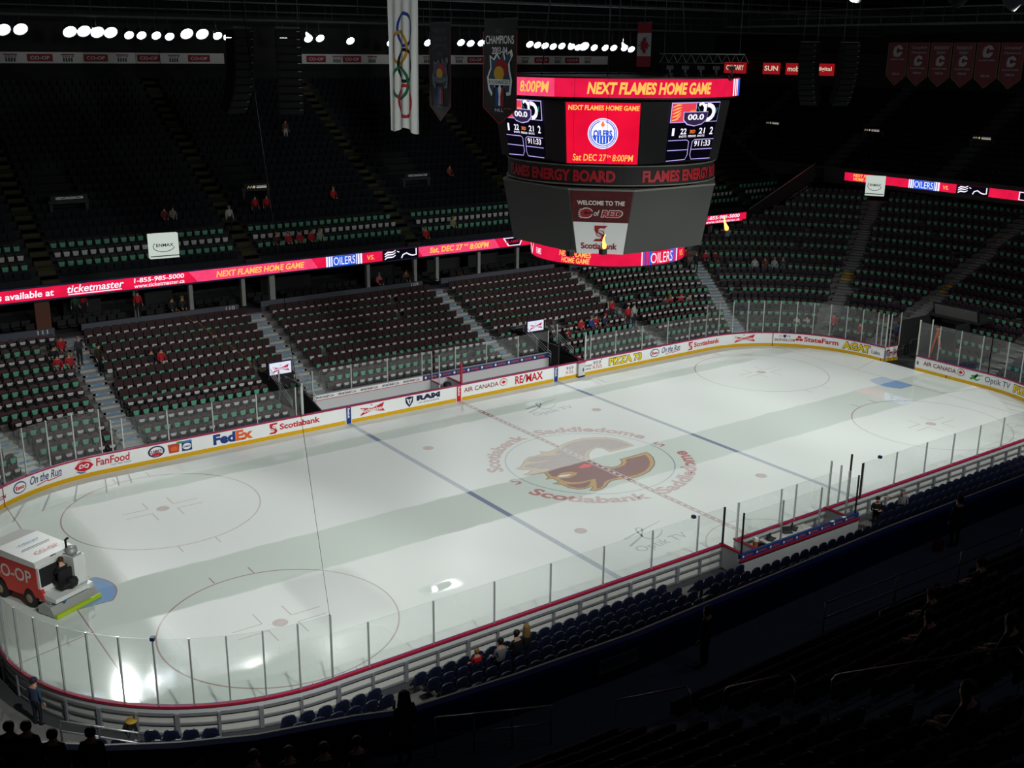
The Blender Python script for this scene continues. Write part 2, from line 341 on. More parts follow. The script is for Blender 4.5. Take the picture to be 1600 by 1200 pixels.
def swirl(q, x, y, fn, m, k=1., t=.1):
    g = lambda L_: [(x + a * k, y + b * k) for a, b in L_]
    q.line(g([(.25, 1.43), (.85, 1.56), (1.45, 1.7), (2.2, 1.86), (3.05, 2.04)]), [t, t, t * .8, t * .5, t * .3], fn, m)
    q.line(g([(0, .75), (.6, 1.0), (1.1, 1.22), (1.55, 1.62), (1.75, 1.92), (1.62, 2.06), (1.42, 1.97), (1.27, 1.55), (1.16, 1.1), (1.25, .82), (1.6, .72), (2.1, .95), (2.45, 1.27)]), [t * 1.3, t * 1.2, t, t * .8, t * .8, t * .8, t * .8, t * .8, t * .8, t * .8, t * .8, t * .6, t * .3], fn, m)
def optik(x, y):
    def fn(q, f):
        swirl(q, x, y, f, I_NAVY); q.text('Optik TV', x, y - .17, 3.0, .72, f, I_NAVY, .0)
    return fn
paint('sponsor_mark', .004, optik(-5.33, -10.0)); paint('sponsor_mark', .004, optik(2.27, 7.8))

# ------------------------------------------------------------------ boards
WHITE = mat('board_white', (.86, .87, .87), .35); YEL = mat('kick_yellow', 'd8a800', .4); CAPR = mat('cap_crimson', 'a8203c', .4); CAPB = mat('cap_violet', '5a2a86', .4)
STEEL = mat('frame_steel', (.34, .35, .38), .45, .5); CREAM = mat('back_cream', (.66, .65, .60), .6); GREYW = mat('grey_white', (.62, .63, .64), .5); BLACK = mat('black', (.012, .012, .014), .6); NAVY = mat('navy', 'd'*0 + '1b2450', .45)
ALU = mat('aluminium', (.62, .64, .64), .35, .6); DGREY = mat('dark_grey', (.05, .05, .055), .6)
RED = mat('ad_red', 'c8102e', .45); BLU = mat('ad_blue', '14387f', .45); SKY = mat('ad_sky', '2b7fc0', .5); ORA = mat('ad_orange', 'e8622a', .45); ADY = mat('ad_yellow', 'f2d21c', .45); GRN = mat('ad_green', '3c9a50', .45); MAR = mat('ad_maroon', '8f1a30', .5); ADW = mat('ad_white', (.9, .9, .9), .4)
STEPS = []
def srange(s0, s1, st=.3):
    n = max(1, round((s1 - s0) / st)); return [s0 + (s1 - s0) * i / n for i in range(n + 1)]
boards = empty('dasher_boards', label='white hockey boards with yellow kick strip and crimson cap around the ice', cat='rink boards')
BRUNS = [(GATE[1] - PER, S_N + RA + 3.49 ), (S_N + RA + 2.65, GATE[0])]
BRUNS = [(GATE[1] - PER, s_near(-2.65) - PER), (s_near(-3.49) - PER, GATE[0])]
def P3(s, d, z): p = bs(s, d); return (p[0], p[1], z)
pan, kick, cap, frm = MB(), MB(), MB(), MB()
for s0, s1 in BRUNS:
    A = srange(s0, s1)
    pan.strip([P3(s, 0, .2) for s in A], [P3(s, 0, 1.03) for s in A], WHITE); pan.strip([P3(s, .04, 0) for s in A], [P3(s, .04, 1.03) for s in A], CREAM)
    kick.strip([P3(s, -.012, 0) for s in A], [P3(s, -.012, .21) for s in A], YEL); kick.strip([P3(s, -.012, .21) for s in A], [P3(s, .0, .22) for s in A], YEL)
    prof = [(-.025, 1.0, CAPR), (-.025, 1.075, CAPB), (.04, 1.085, CAPR), (.13, 1.075, CAPR), (.13, 1.0, CAPR)]
    for (d0, z0, m), (d1, z1, _) in zip(prof, prof[1:]): cap.strip([P3(s, d0, z0) for s in A], [P3(s, d1, z1) for s in A], m)
    for z0, z1, d in ((.80, .995, .09), (.70, .78, .10), (.36, .44, .10), (.0, .08, .10)):
        m = GREYW if z0 > .79 else STEEL
        frm.strip([P3(s, .04, z0) for s in A], [P3(s, d, z0) for s in A], m); frm.strip([P3(s, d, z0) for s in A], [P3(s, d, z1) for s in A], m); frm.strip([P3(s, d, z1) for s in A], [P3(s, .04, z1) for s in A], m)
    n = round((s1 - s0) / 1.3)
    for i in range(n + 1):
        p = bs(s0 + (s1 - s0) * i / n, .09); R = Matrix.Rotation(atan2(p[3], p[2]), 3, 'Z')
        frm.box((p[0], p[1], .4), (.12, .09 if i % 2 else .14, .8), STEEL, R)
pan.build('board_panel', boards); kick.build('kick_plate', boards); cap.build('cap_rail', boards); frm.build('support_frame', boards)
def ad(fn, lab=None, name='advert'):
    q = MB(); fn(q); o = q.build(name, boards)
    if lab: o['label'] = lab
def F(d=-.006): return lambda x, y: P3(x, d, y)
f1, f2, f3, f4 = F(-.008), F(-.022), F(-.036), F(-.05)
def leaf_pts(cx, cy, r):
    L_ = [(0, 1), (.18, .62), (.42, .74), (.32, .2), (.58, .46), (.66, .3), (.96, .36), (.82, .02), (.95, -.08), (.4, -.46), (.46, -.64), (.06, -.56), (.06, -1), (-.06, -1)]
    L_ += [(-x, y) for x, y in L_[::-1][1:-1]][1:]
    return [(cx + x * r, cy + y * r) for x, y in L_]
def esso(s0, s1):
    def fn(q):
        c = (s0 + s1) / 2; rx = (s1 - s0) / 2; q.ell(c, .62, rx, .30, f1, BLU); q.ell(c, .62, rx - .06, .24, f2, ADW); q.text('Esso', c - rx * .68, .53, rx * 1.36, .2, f3, RED, .04)
    return fn
def otr(s0, s1):
    def fn(q):
        l = s1 - s0; q.text('On the Run', s0, .5, l * .95, .42, f1, BLU, .015, .35)
        q.line([(s0 + .2 * l, .36), (s0 + .4 * l, .43), (s0 + .55 * l, .46), (s0 + .53 * l, .4), (s0 + .75 * l, .43), (s0 + .95 * l, .49)], .045, f1, RED)
    return fn
def scot(s0, sl, s1):
    def fn(q): s_logo(q, s0, .3, sl - s0 + .06, .62, f1, RED, ADW); q.text('Scotiabank', sl + .16, .46, s1 - sl - .16, .36, f1, RED, .03)
    return fn
def bow(q, x, y, w, h, fa, fb, mr=None, mw=None):
    mr = mr or RED; mw = mw or ADW
    T = [(0, 0), (.12, .42), (.02, .82), (.2, .72), (.5, .62), (.98, 1), (.9, .5), (1, .1), (.78, .2), (.5, .36), (.2, .16)]
    q.poly([(x + a * w, y + b * h) for a, b in T], fa, mr); q.text('Budweiser', x + .02 * w, y + .3 * h, w * .94, h * .42, fb, mw, .02, .3)
    q.ell(x + .47 * w, y + .95 * h, .04 * w, .05 * h, fa, mr, 8)
def airc(s0, s1, l0, l1):
    def fn(q):
        q.text('AIR CANADA', s0, .5, s1 - s0, .3, f1, MAR, .012); c = (l0 + l1) / 2; r = (l1 - l0) / 2
        q.ell(c, .68, r, .25, f1, RED); q.ell(c, .68, r - .04, .21, f2, ADW); q.poly([(c + (x) * .62 * r / .25, .68 + y * .62) for x, y in leaf_pts(0, 0, .25)], f3, RED)
    return fn
def outlined(q, t, x, y, w, h, m1, m2, b1=.075, b2=.03):
    q.text(t, x, y, w, h, f1, m1, b1); k = .035 * h / .5; q.text(t, x + k, y + k, w - 2 * k, h - 2 * k, f2, m2, b2)
ad(lambda q: (q.text('959', 30.6, .62, .62, .24, f1, NAVY, 0), q.text('KISS', 30.6, .36, .62, .2, f1, RED, .0)))
ad(lambda q: q.text('SHOP.NHL.COM', -7.1, .42, 1.6, .2, f1, MAR, .03)); ad(esso(-4.99, -4.19)); ad(otr(-3.96, -2.1))
def dq(q):
    c = -1.02; q.poly([(c - .5, .62), (c - .3, .82), (c, .9), (c + .3, .82), (c + .5, .62), (c + .3, .42), (c, .34), (c - .3, .42)], f1, RED)
    q.line([(c - .3, .86), (c, .97), (c + .3, .92), (c + .42, .8)], [.02, .07, .05, .02], f1, ORA); q.line([(c - .42, .42), (c - .2, .30), (c + .1, .29)], [.02, .08, .02], f1, BLU); q.text('DQ', c - .27, .5, .54, .25, f2, ADW, .04, .2)
    q.text('FanFood', -.4, .48, 1.75, .42, f1, RED, .02, .1); q.text('not fast food.', .35, .36, 1.05, .09, f1, BLU, .0, .2)
ad(dq)
def clam(q):
    c = 2.74; q.ell(c, .62, .45, .32, f1, NAVY); q.ell(c, .62, .36, .25, f2, ADW); q.ell(c, .48, .28, .09, f3, RED); q.text('CLAMATO', c - .4, .57, .8, .17, f4, NAVY, .02)
ad(clam)
def cups(q):
    q.poly([(3.42, .36), (3.95, .36), (4.02, .86), (3.36, .86)], f1, mat('ad_tomato', 'b8432e', .5)); q.ell(3.7, .58, .2, .14, f2, ORA); q.ell(4.0, .88, .18, .07, f2, GRN, 14)
    q.rect(4.12, .34, 4.68, .92, f1, BLU); q.ell(4.4, .6, .24, .18, f2, ADW); q.text('CLAMATO', 4.18, .55, .44, .1, f3, NAVY, .04); q.rect(4.12, .82, 4.68, .92, f2, SKY)
ad(cups)
ad(lambda q: (q.text('Fed', 5.88, .32, 1.28, .6, f1, BLU, .05), q.text('Ex', 7.18, .32, 1.0, .6, f1, ORA, .05))); ad(scot(9.14, 9.65, 12.32)); ad(lambda q: bow(q, 14.92, .3, 1.7, .62, f1, f2))
def ram(q):
    q.poly([(18.04, .9), (18.32, .94), (18.62, .9), (18.58, .55), (18.33, .26), (18.08, .55)], f1, NAVY); q.poly([(18.12, .84), (18.33, .74), (18.54, .84), (18.44, .58), (18.33, .4), (18.22, .58)], f2, ADW); q.poly([(18.27, .7), (18.33, .45), (18.39, .7)], f3, NAVY)
    q.text('RAM', 18.85, .56, 1.7, .34, f1, NAVY, .07); q.text('FOR A BETTER FAN BUILDER', 19.0, .38, 1.5, .09, f1, NAVY, 0)
ad(ram); ad(airc(22.34, 25.0, 25.1, 25.7))
def rmx(q):
    q.text('RE', 26.34, .36, .62, .54, f1, RED, .03); q.line([(26.92, .34), (27.2, .92)], .07, f1, NAVY); q.text('MAX', 27.22, .36, 1.4, .54, f1, RED, .03)
ad(rmx)
for s0, m in ((RA - 7.77, BLU), (RA, RED), (RA + 7.77, BLU)):
    def stripe(q, s0=s0, m=m):
        q.rect(s0 - .2, 0, s0 + .2, 1.02, F(-.016), ADW); q.rect(s0 - .16, 0, s0 + .16, 1.02, F(-.02), m)
        q.text('Reebok', 0, 0, .62, .15, lambda x, y: P3(s0 - .075 + y, -.024, .95 - x), ADW, .03)
    ad(stripe)
ad(lambda q: (q.text('eatman', 31.75, .58, 1.1, .16, f1, NAVY, .01), q.text('music', 31.85, .36, .95, .16, f1, NAVY, .01)))
ad(lambda q: (q.text('959', 32.95, .62, .7, .26, f1, NAVY, 0), q.text('KISS', 32.95, .34, .8, .24, f1, RED, .0), q.ell(33.7, .92, .05, .05, f1, RED, 8)))
ad(lambda q: outlined(q, 'PIZZA 73', 34.36, .3, 3.1, .6, NAVY, ADY)); ad(esso(38.26, 39.13)); ad(otr(39.38, 41.29)); ad(scot(42.0, 42.46, 45.17)); ad(lambda q: bow(q, 46.48, .3, 1.72, .62, f1, f2))
for s0 in (49.54, S_TL + QC - (49.54 - 2 * RA) - PER): ad(lambda q: q.rect(s0 - .03, 0, s0 + .03, 1.02, F(-.02), MAR))
ad(lambda q: (q.text('SHOP.NHL.COM', 49.68, .4, 1.5, .2, f1, MAR, .02), q.poly([(50.3, .9), (50.55, .9), (50.52, .72), (50.42, .66), (50.33, .72)], f1, NAVY), q.text('2 0 14', 50.0, .74, .25, .12, f1, NAVY), q.text('15', 50.62, .74, .22, .12, f1, NAVY)))
def sfarm(q):
    for cx, cy in ((51.5, .78), (51.36, .58), (51.64, .58)): q.ring(cx, cy, .14, .1, .05, f1, RED, 16); q.ell(cx, cy, .1, .07, f2, RED, 12)
    q.text('StateFarm', 51.85, .46, 2.55, .38, f1, RED, .03)
ad(sfarm); ad(lambda q: (outlined(q, 'AGAT', 54.69, .3, 2.25, .6, BLACK, ADY), q.text('Labs', 57.04, .4, .72, .28, f1, NAVY, 0)))
ad(lambda q: q.text('s', 60.82, .45, .16, .24, f1, MAR, .04)); ad(airc(61.35, 63.87, 63.97, 64.5)); ad(lambda q: (swirl(q, 64.95, .2, f1, GRN, .3, .12), q.text('Optik TV', 66.02, .34, 1.9, .5, f1, NAVY, .0)))
ad(lambda q: outlined(q, 'PIZZA 73', 68.2, .3, 3.0, .6, NAVY, ADY))
for s0 in (57.9 - .02, 63.2): ad(lambda q: q.rect(s0 - .04, 0, s0 + .04, .2, F(-.02), MAR))

# ------------------------------------------------------------------ glass
def glass_mat(name, tint=(.985, .995, .99)):
    m = bpy.data.materials.new(name); m.use_nodes = True; nt = m.node_tree; nt.nodes.clear(); N = nt.nodes
    o = N.new('ShaderNodeOutputMaterial'); t = N.new('ShaderNodeBsdfTransparent'); t.inputs[0].default_value = (*tint, 1)
    g = N.new('ShaderNodeBsdfGlossy'); g.inputs['Roughness'].default_value = 0; lw = N.new('ShaderNodeLayerWeight'); lw.inputs[0].default_value = .5
    pw = N.new('ShaderNodeMath'); pw.operation = 'POWER'; pw.inputs[1].default_value = 5; nt.links.new(lw.outputs['Facing'], pw.inputs[0])
    fr = N.new('ShaderNodeMath'); fr.operation = 'MULTIPLY_ADD'; fr.inputs[1].default_value = .95; fr.inputs[2].default_value = .042; nt.links.new(pw.outputs[0], fr.inputs[0])
    d = N.new('ShaderNodeBsdfDiffuse'); d.inputs[0].default_value = (.7, .75, .75, 1); m0 = N.new('ShaderNodeMixShader'); m0.inputs[0].default_value = .004
    mx = N.new('ShaderNodeMixShader'); L = nt.links; L.new(t.outputs[0], m0.inputs[1]); L.new(d.outputs[0], m0.inputs[2])
    L.new(fr.outputs[0], mx.inputs[0]); L.new(m0.outputs[0], mx.inputs[1]); L.new(g.outputs[0], mx.inputs[2]); L.new(mx.outputs[0], o.inputs[0]); return m
GLASS = glass_mat('rink_glass'); EDGE = mat('glass_edge', (.30, .42, .40), .3)
glass = empty('rink_glass', label='clear safety glass with slim aluminium posts standing on the white boards', cat='glass screen')
def pane(parent, pts, z0, z1, th=.012):
    q = MB(); n = [(p[0] + p[2] * th, p[1] + p[3] * th) for p in pts]
    q.strip([(p[0], p[1], z0) for p in pts], [(p[0], p[1], z1) for p in pts], GLASS)
    q.strip([(x, y, z1) for x, y in n], [(x, y, z0) for x, y in n], GLASS)
    q.strip([(p[0], p[1], z1) for p in pts], [(x, y, z1) for x, y in n], EDGE)
    return q.build('glass_pane', parent)
def post(parent, p, z0, z1, r=.05, m=None):
    q = MB(); q.box((p[0], p[1], (z0 + z1) / 2), (r * 1.3, r, z1 - z0), m or ALU, Matrix.Rotation(atan2(p[3], p[2]), 3, 'Z')); return q.build('post', parent)
def glaze(marks, zt, parent=glass, d=.05, skip=()):
    for i, (a, b) in enumerate(zip(marks, marks[1:])):
        if i in skip: continue
        pane(parent, [bs(a + (b - a) * k / 4 + (.02 if k == 0 else -.02 if k == 4 else 0), d) for k in range(5)], 1.07, zt)
    for s_ in marks: post(parent, bs(s_, d + .03), 1.07, zt + .02)
ZS, ZE = 2.76, 3.46
glaze([s_near(x) for x in (21.9, 20.3, 17.73, 15.52, 13.2, 10.85, 8.41, 5.85)], ZS)
glaze([s_near(x) for x in (-3.49, -5.02, -7.61, -10.18, -12.8, -15.39, -17.99, -20.57, -21.95)], ZS)
glaze([s_near(x) for x in (3.4, 1.1, .11, -2.65)], ZS)
BL = [S_BL + QC * i / 12 for i in range(13)]; glaze(BL, ZE); glaze([S_BR + QC * i / 11 for i in range(12)], ZE); glaze([S_TR - .02 + QC * i / 11 for i in range(12)], ZE)
glaze([S_TL + QC * i / 10 for i in range(11)], ZE); glaze([S_R, S_R + .41, GATE[0] - .02], ZE); glaze([GATE[1] + .02] + [GATE[1] + 1.6 * i for i in range(1, 4)] + [S_BR], ZE); glaze([S_L + 2 * RB * i / 5 for i in range(6)], ZE)
fx = lambda x: x + RA
glaze([fx(x) for x in (-21.4, -20.84, -18.45, -15.97, -13.42, -11.05, -10.7)], ZS); glaze([fx(x) for x in (10.3, 10.8, 13.05, 15.53, 18.0, 20.2, 21.9)], ZS)
# ------------------------------------------------------------------ seating bowl
CONC = mat('concrete', (.17, .165, .16), .8, noise=.25, nscale=2.5); CONCD = mat('dark_concrete', (.05, .052, .056), .85, noise=.2, nscale=2); STEPM = mat('step_grey', (.42, .43, .42), .7, noise=.15, nscale=5)
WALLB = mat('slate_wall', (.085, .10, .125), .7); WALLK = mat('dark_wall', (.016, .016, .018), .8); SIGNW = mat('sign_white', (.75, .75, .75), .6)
def zA(k): return .3 + .25 * k if k <= 5 else 1.55 + .32 * (k - 5)
def dA(k): return .75 + .907 * k
def zB(k): return .12 + .23 * k
def dB(k): return .7 + .85 * k
VOM = ((-10.6, -9.2), (8.5, 10.35))
def row_us(i, n): return [j / n for j in range(n + 1)]
def stand(name, segs, ks, zf_, df_, keep, label, m=CONC):
    q = MB()
    for i in segs:
        us = [.0] + sorted(set([u / 44 for u in range(45)] + ([(x + RA) / (2 * RA) for v in VOM for x in v] if i == 0 else []) + ([(RB - y) / (2 * RB) for y in (3.8, .8)] if i == 2 else [])))[0:]
        us = sorted(set(us))
        for k in ks:
            d0, d1, z = df_(k), df_(k + 1), zf_(k); zp = zf_(k - 1) if k else -.05
            for ua, ub in zip(us, us[1:]):
                um = (ua + ub) / 2; pm = seg(i, um, (d0 + d1) / 2)
                if not keep(i, um, k, pm): continue
                a0, b0, a1, b1 = seg(i, ua, d0), seg(i, ub, d0), seg(i, ua, d1), seg(i, ub, d1)
                q.add([(a0[0], a0[1], zp), (b0[0], b0[1], zp), (b0[0], b0[1], z), (a0[0], a0[1], z), (b1[0], b1[1], z), (a1[0], a1[1], z)], [(0, 1, 2, 3), (3, 2, 4, 5)], m)
    return q.build(name, kind='structure', label=label)
def in_vom(x, k): return k < 5 and any(a < x < b for a, b in VOM)
def in_tun(y, k): return .8 < y < 3.8 and k < 6
stand('grandstand_lower', (7, 0, 1, 2, 3), range(14), zA, dA, lambda i, u, k, p: not (i == 0 and in_vom(p[0], k)) and not (i == 2 and in_tun(p[1], k)), 'stepped concrete of the lower bowl')
stand('grandstand_end', (1, 2, 3), range(14, 27), zA, dA, lambda i, u, k, p: p[1] < 26.4, 'stepped concrete of the tall end stand')
stand('grandstand_near', (4, 5, 6), range(9), zB, dB, lambda i, u, k, p: not (i == 4 and -4.3 < p[0] < 3.8 and k < 2), 'stepped concrete of the stand along the near boards')
q = MB()
for i, d0, d1 in [(i, .04, .75) for i in (7, 0, 1, 2, 3, 4, 5, 6)]:
    us = [j / 30 for j in range(31)]; q.strip([(*seg(i, u, d0)[:2], -.03) for u in us], [(*seg(i, u, d1)[:2], -.03) for u in us], CONCD)
q.box((0, 14.3, -.04), (23, 3, .02), CONCD); q.box((-9.9, 16, -.02), (1.6, 6, .02), CONCD); q.box((9.42, 16, -.02), (2.2, 6, .02), CONCD); q.box((35, 2.3, -.02), (10, 3.2, .02), CONCD)
q.build('floor_walkway', kind='structure', label='dark floor strip behind the boards')

# aisles with pale steps and blue step signs
def xa(x): return (x + RA) / (2 * RA)
AIS = [('leftmost', 7, .80, 14), ('section 111', 0, xa(-19.8), 14), ('section 110', 0, xa(-8.0), 14), ('section 109', 0, xa(6.4), 14), ('section 108', 0, xa(18.8), 14), ('far corner', 1, .285, 14), ('corner', 1, .68, 27), ('resurfacer', 1, .945, 27), ('end', 2, .93, 27)]
BLU2 = mat('step_sign_blue', '4a90c4', .6); NOSE = mat('nosing_yellow', 'c79a22', .6)
def aisle(nm, i, u, n, k0=0, m=STEPM, zf_=zA, df_=dA, sgn=True):
    l = seglen(i, 8); st = MB(); sgs = []
    for k in range(k0, n):
        for h in (0, 1):
            z = zf_(k) + (0 if h == 0 else -.155) + .012; d0 = df_(k) + (0 if h == 0 else -.42); d1 = d0 + (.5 if h else .48)
            ln = seglen(i, d0) or 1; du = .55 / ln
            a, b, c, e = seg(i, u - du, d0), seg(i, u + du, d0), seg(i, u + du, d1), seg(i, u - du, d1)
            mm = m if not (n > 20 and k in (11, 12) and h == 0) else NOSE
            st.add([(a[0], a[1], z - .155), (b[0], b[1], z - .155), (b[0], b[1], z), (a[0], a[1], z), (c[0], c[1], z), (e[0], e[1], z)], [(0, 1, 2, 3), (3, 2, 4, 5)], mm)
            st.strip([(a[0], a[1], z - .15), (e[0], e[1], z - .15)], [(a[0], a[1], z), (e[0], e[1], z)], m); st.strip([(b[0], b[1], z - .15), (c[0], c[1], z - .15)], [(b[0], b[1], z), (c[0], c[1], z)], m)
        if sgn:
            du = .40 / seglen(i, df_(k)); p, q2 = seg(i, u - du, df_(k) - .008), seg(i, u + du, df_(k) - .008); z = zf_(k)
            fn = lambda x, y: (p[0] + (q2[0] - p[0]) * x, p[1] + (q2[1] - p[1]) * x, z - .13 + y * .11)
            sg = MB(); sgs.append(sg); sg.rect(0, 0, 1, 1, fn, mat('step_sign_pale', 'a9b9c2', .6)); fn2 = lambda x, y: (fn(x, y)[0] - p[2] * .004, fn(x, y)[1] - p[3] * .004, fn(x, y)[2])
            sg.poly([(.06, .2), (.75, .2), (.95, .8), (.26, .8)], fn2, BLU2)
    o = st.build('stair_flight'); tag(o, 'pale grey steps climbing %s' % nm, 'stairs', 'aisle stairs of the lower bowl')
    for sg in sgs: sg.build('step_sign', o)
for nm, i, u, n in AIS:
    big = n > 20; dsc = {'leftmost': 'beside the leftmost corner seats', 'section 111': 'between sections 111 and 110', 'section 110': 'between sections 110 and 109', 'section 109': 'right of section 109, ending beside the bench', 'section 108': 'right of the people seated by the rail', 'far corner': 'under the corner, behind the two logos of red', 'corner': 'of the end stand, with yellow edged steps', 'resurfacer': 'above the open ice gate', 'end': 'far at the right edge of the end stand'}[nm]
    if nm == 'far corner': dsc = 'in the far corner below the phone number display'
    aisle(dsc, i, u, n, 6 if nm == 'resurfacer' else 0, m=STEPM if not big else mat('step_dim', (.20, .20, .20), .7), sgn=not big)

# ------------------------------------------------------------------ seats
MARO = mat('seat_maroon', '43202a', .6); MARP = mat('padded_maroon', '2e1217', .7); SHELL = mat('seat_shell_dark', '14161c', .55); MINT = mat('mint_green', '5fa688', .55); PALE = mat('pale_grey', (.55, .56, .55), .55); NVP = mat('navy_plastic', '1a2440', .38, spec=.5); DKP = mat('dark_blue_plastic', '141a2c', .5); INK = mat('cup_black', '060608', .5); DULL = mat('dull_navy', '1c2436', .6)
def rbox(q, w, h, th, c, m, tilt=0., r=.12, top=1.):
    """rounded upright slab, front facing -y"""
    P = []
    for cx, cz, a0 in ((w / 2 * top - r, h - r, 0), (-w / 2 * top + r, h - r, 90)):
        for j in range(3): a = radians(a0 + 45 * j); P.append((cx + r * cos(a), cz + r * sin(a)))
    P = [(w / 2, 0)] + P + [(-w / 2, 0)]
    fn = lambda y: lambda x, z: (c[0] + x, c[1] + y + z * tilt, c[2] + z)
    q.prism(P, fn(-th / 2), fn(th / 2), m)
def armrest(a, m, x):
    P = [(-.12, .60), (.24, .60), (.24, .5), (.2, .05), (.24, 0), (.02, 0), (.08, .06), (.12, .5), (-.12, .54)]
    a.prism(P, lambda y, z: (x - .022, y, z), lambda y, z: (x + .022, y, z), m)
def seat_meshes(style, pan):
    b, s, a = MB(), MB(), MB(); pm = {'G': MINT, 'W': PALE, 'D': DULL}[pan]
    if style == 'pad':
        rbox(b, .50, .56, .07, (0, .22, .44), MARP, .12, .09); s.box((0, -.03, .52), (.28, .06, .22), pm)
    else:
        rbox(b, .47, .50, .05, (0, .22, .42), MARO, .14, .14); s.box((0, .02, .58), (.40, .05, .42), SHELL)
        hh = .28 if pan == 'G' else .17; s.poly([(-.11, .76 - hh), (.11, .76 - hh), (.17, .72), (.15, .76), (-.15, .76), (-.17, .72)], lambda x, z: (x, -.012, z), pm)
    armrest(a, SHELL, -.262)
    return b.mesh('backrest'), s.mesh('seat'), a.mesh('armrest')
SM = {(st, p): seat_meshes(st, p) for st in ('pad', 'plain') for p in 'GWD'}
def low(me_list, q, M):     # append copies of seat meshes into a mass
    for me in me_list:
        mats = me.materials; b = len(q.v); q.v += [tuple(M @ v.co) for v in me.vertices]
        for p in me.polygons: q.f.append(tuple(b + v for v in p.vertices)); q.mi.append(q.mid(mats[p.material_index])); q.sm.append(False)
def simple_seat(style, pan):
    b = MB(); pm = {'G': MINT, 'W': PALE, 'D': DULL}[pan]
    if style == 'pad': b.box((0, .25, .72), (.5, .07, .56), MARP, Matrix.Rotation(-.12, 3, 'X')); b.box((0, -.03, .52), (.28, .05, .22), pm)
    else:
        b.poly([(-.235, .42), (.235, .42), (.225, .82), (.12, .92), (-.12, .92), (-.225, .82)], lambda x, z: (x, .2 + (z - .42) * .14, z), MARO)
        b.poly([(-.235, .42), (.235, .42), (.225, .82), (.12, .92), (-.12, .92), (-.225, .82)], lambda x, z: (x, .25 + (z - .42) * .14, z), SHELL)
        b.box((0, .02, .58), (.40, .05, .42), SHELL); hh = .28 if pan == 'G' else .17; b.poly([(-.11, .76 - hh), (.11, .76 - hh), (.17, .72), (.15, .76), (-.15, .76), (-.17, .72)], lambda x, z: (x, -.012, z), pm)
        b.box((-.25, .08, .44), (.05, .3, .3), SHELL)
    return [b.mesh('s')]
SS = {(st, p): simple_seat(st, p) for st in ('pad', 'plain') for p in 'GWD'}
PEOPLE_SPOTS = []
def SECT(i, u):
    if i == 7: return ('corner block', 'A') if u > .8 else ('leftmost corner', 'Z')
    if i == 0:
        x = -RA + 2 * RA * u
        for lim, s_ in ((-19.8, 'section 111'), (-8, 'section 110'), (6.4, 'section 109'), (18.8, 'section 108'), (99, 'right block')):
            if x < lim: return (s_, s_)
    return ('end', 'end')
cand = []
for i in (7, 0, 1, 2, 3):
    for k in range(27 if i in (1, 2, 3) else 13):
        d = dA(k) + .42; l = seglen(i, d); n = int(l / (.545 if k < 14 else .56))
        for j in range(n):
            u = (j + .5) / n; x, y, nx, ny = seg(i, u, d)
            if any(ii == i and abs(u - au) * l < .78 for _, ii, au, _n in AIS): continue
            if i == 0 and any(a - .3 < x < b + .3 for a, b in VOM) and k < 6: continue
            if i == 2 and .3 < y < 4.2 and k < 8: continue
            if i == 1 and y < 4.9 and k < 7: continue
            if k >= 14 and y > 25.6: continue
            if i == 0 and -9.3 < x < 8.6 and k < 2: continue
            if 12.1 < x < 17 and k == 5 and i == 0 and random.random() < .5: continue
            if not inframe((x, y, zA(k) + .6), 25): continue
            if random.random() < .012 and k > 1: continue
            padded = k >= 5 and i == 0 and -19.8 < x < 18.8
            endz = i in (2, 3) or (i == 1 and u > .285)
            p = ('G' if k % 2 else ('D' if endz else 'W'))
            if i == 0 and k == 13: p = 'D'
            cand.append((proj((x, y, zA(k)))[2], i, k, u, x, y, nx, ny, 'pad' if padded else 'plain', p))
cand.sort(); nearest = cand[:300]; rest = cand[300:]
rows = {}
for c in cand: rows.setdefault((SECT(c[1], c[3]), c[2]), []).append(c)
for r in rows.values(): r.sort(key=lambda c: (c[1] - 8 if c[1] == 7 else c[1]) + c[3])
FRONT = {'G': 'mint', 'W': 'grey', 'D': 'dark'}
for c in nearest:
    _, i, k, u, x, y, nx, ny, st, p = c; S_ = SECT(i, u); j = rows[(S_, k)].index(c) + 1; tot = len(rows[(S_, k)])
    side = 'left' if j <= tot / 2 else 'right'; jj = j if side == 'left' else tot - j + 1
    e = empty('arena_seat', (x, y, zA(k)), atan2(-nx, ny), label='maroon seat with %s front, %s row up, %s from %s, %s' % (FRONT[p], nth(k + 1), nth(jj), side, S_[0]), cat='seat', group='maroon seats of the far stand')
    b, s_, a = SM[(st, p)]; inst(b, 'backrest', e); inst(s_, 'seat', e); inst(a, 'armrest', e)
q = MB()
for c in rest:
    _, i, k, u, x, y, nx, ny, st, p = c
    low(SS[(st, p)], q, Matrix.Translation((x, y, zA(k))) @ Matrix.Rotation(atan2(-nx, ny), 4, 'Z'))
q.build('stadium_seating', label='thousands of maroon seats with mint and grey fronts filling the lower bowl', cat='seats', kind='stuff')

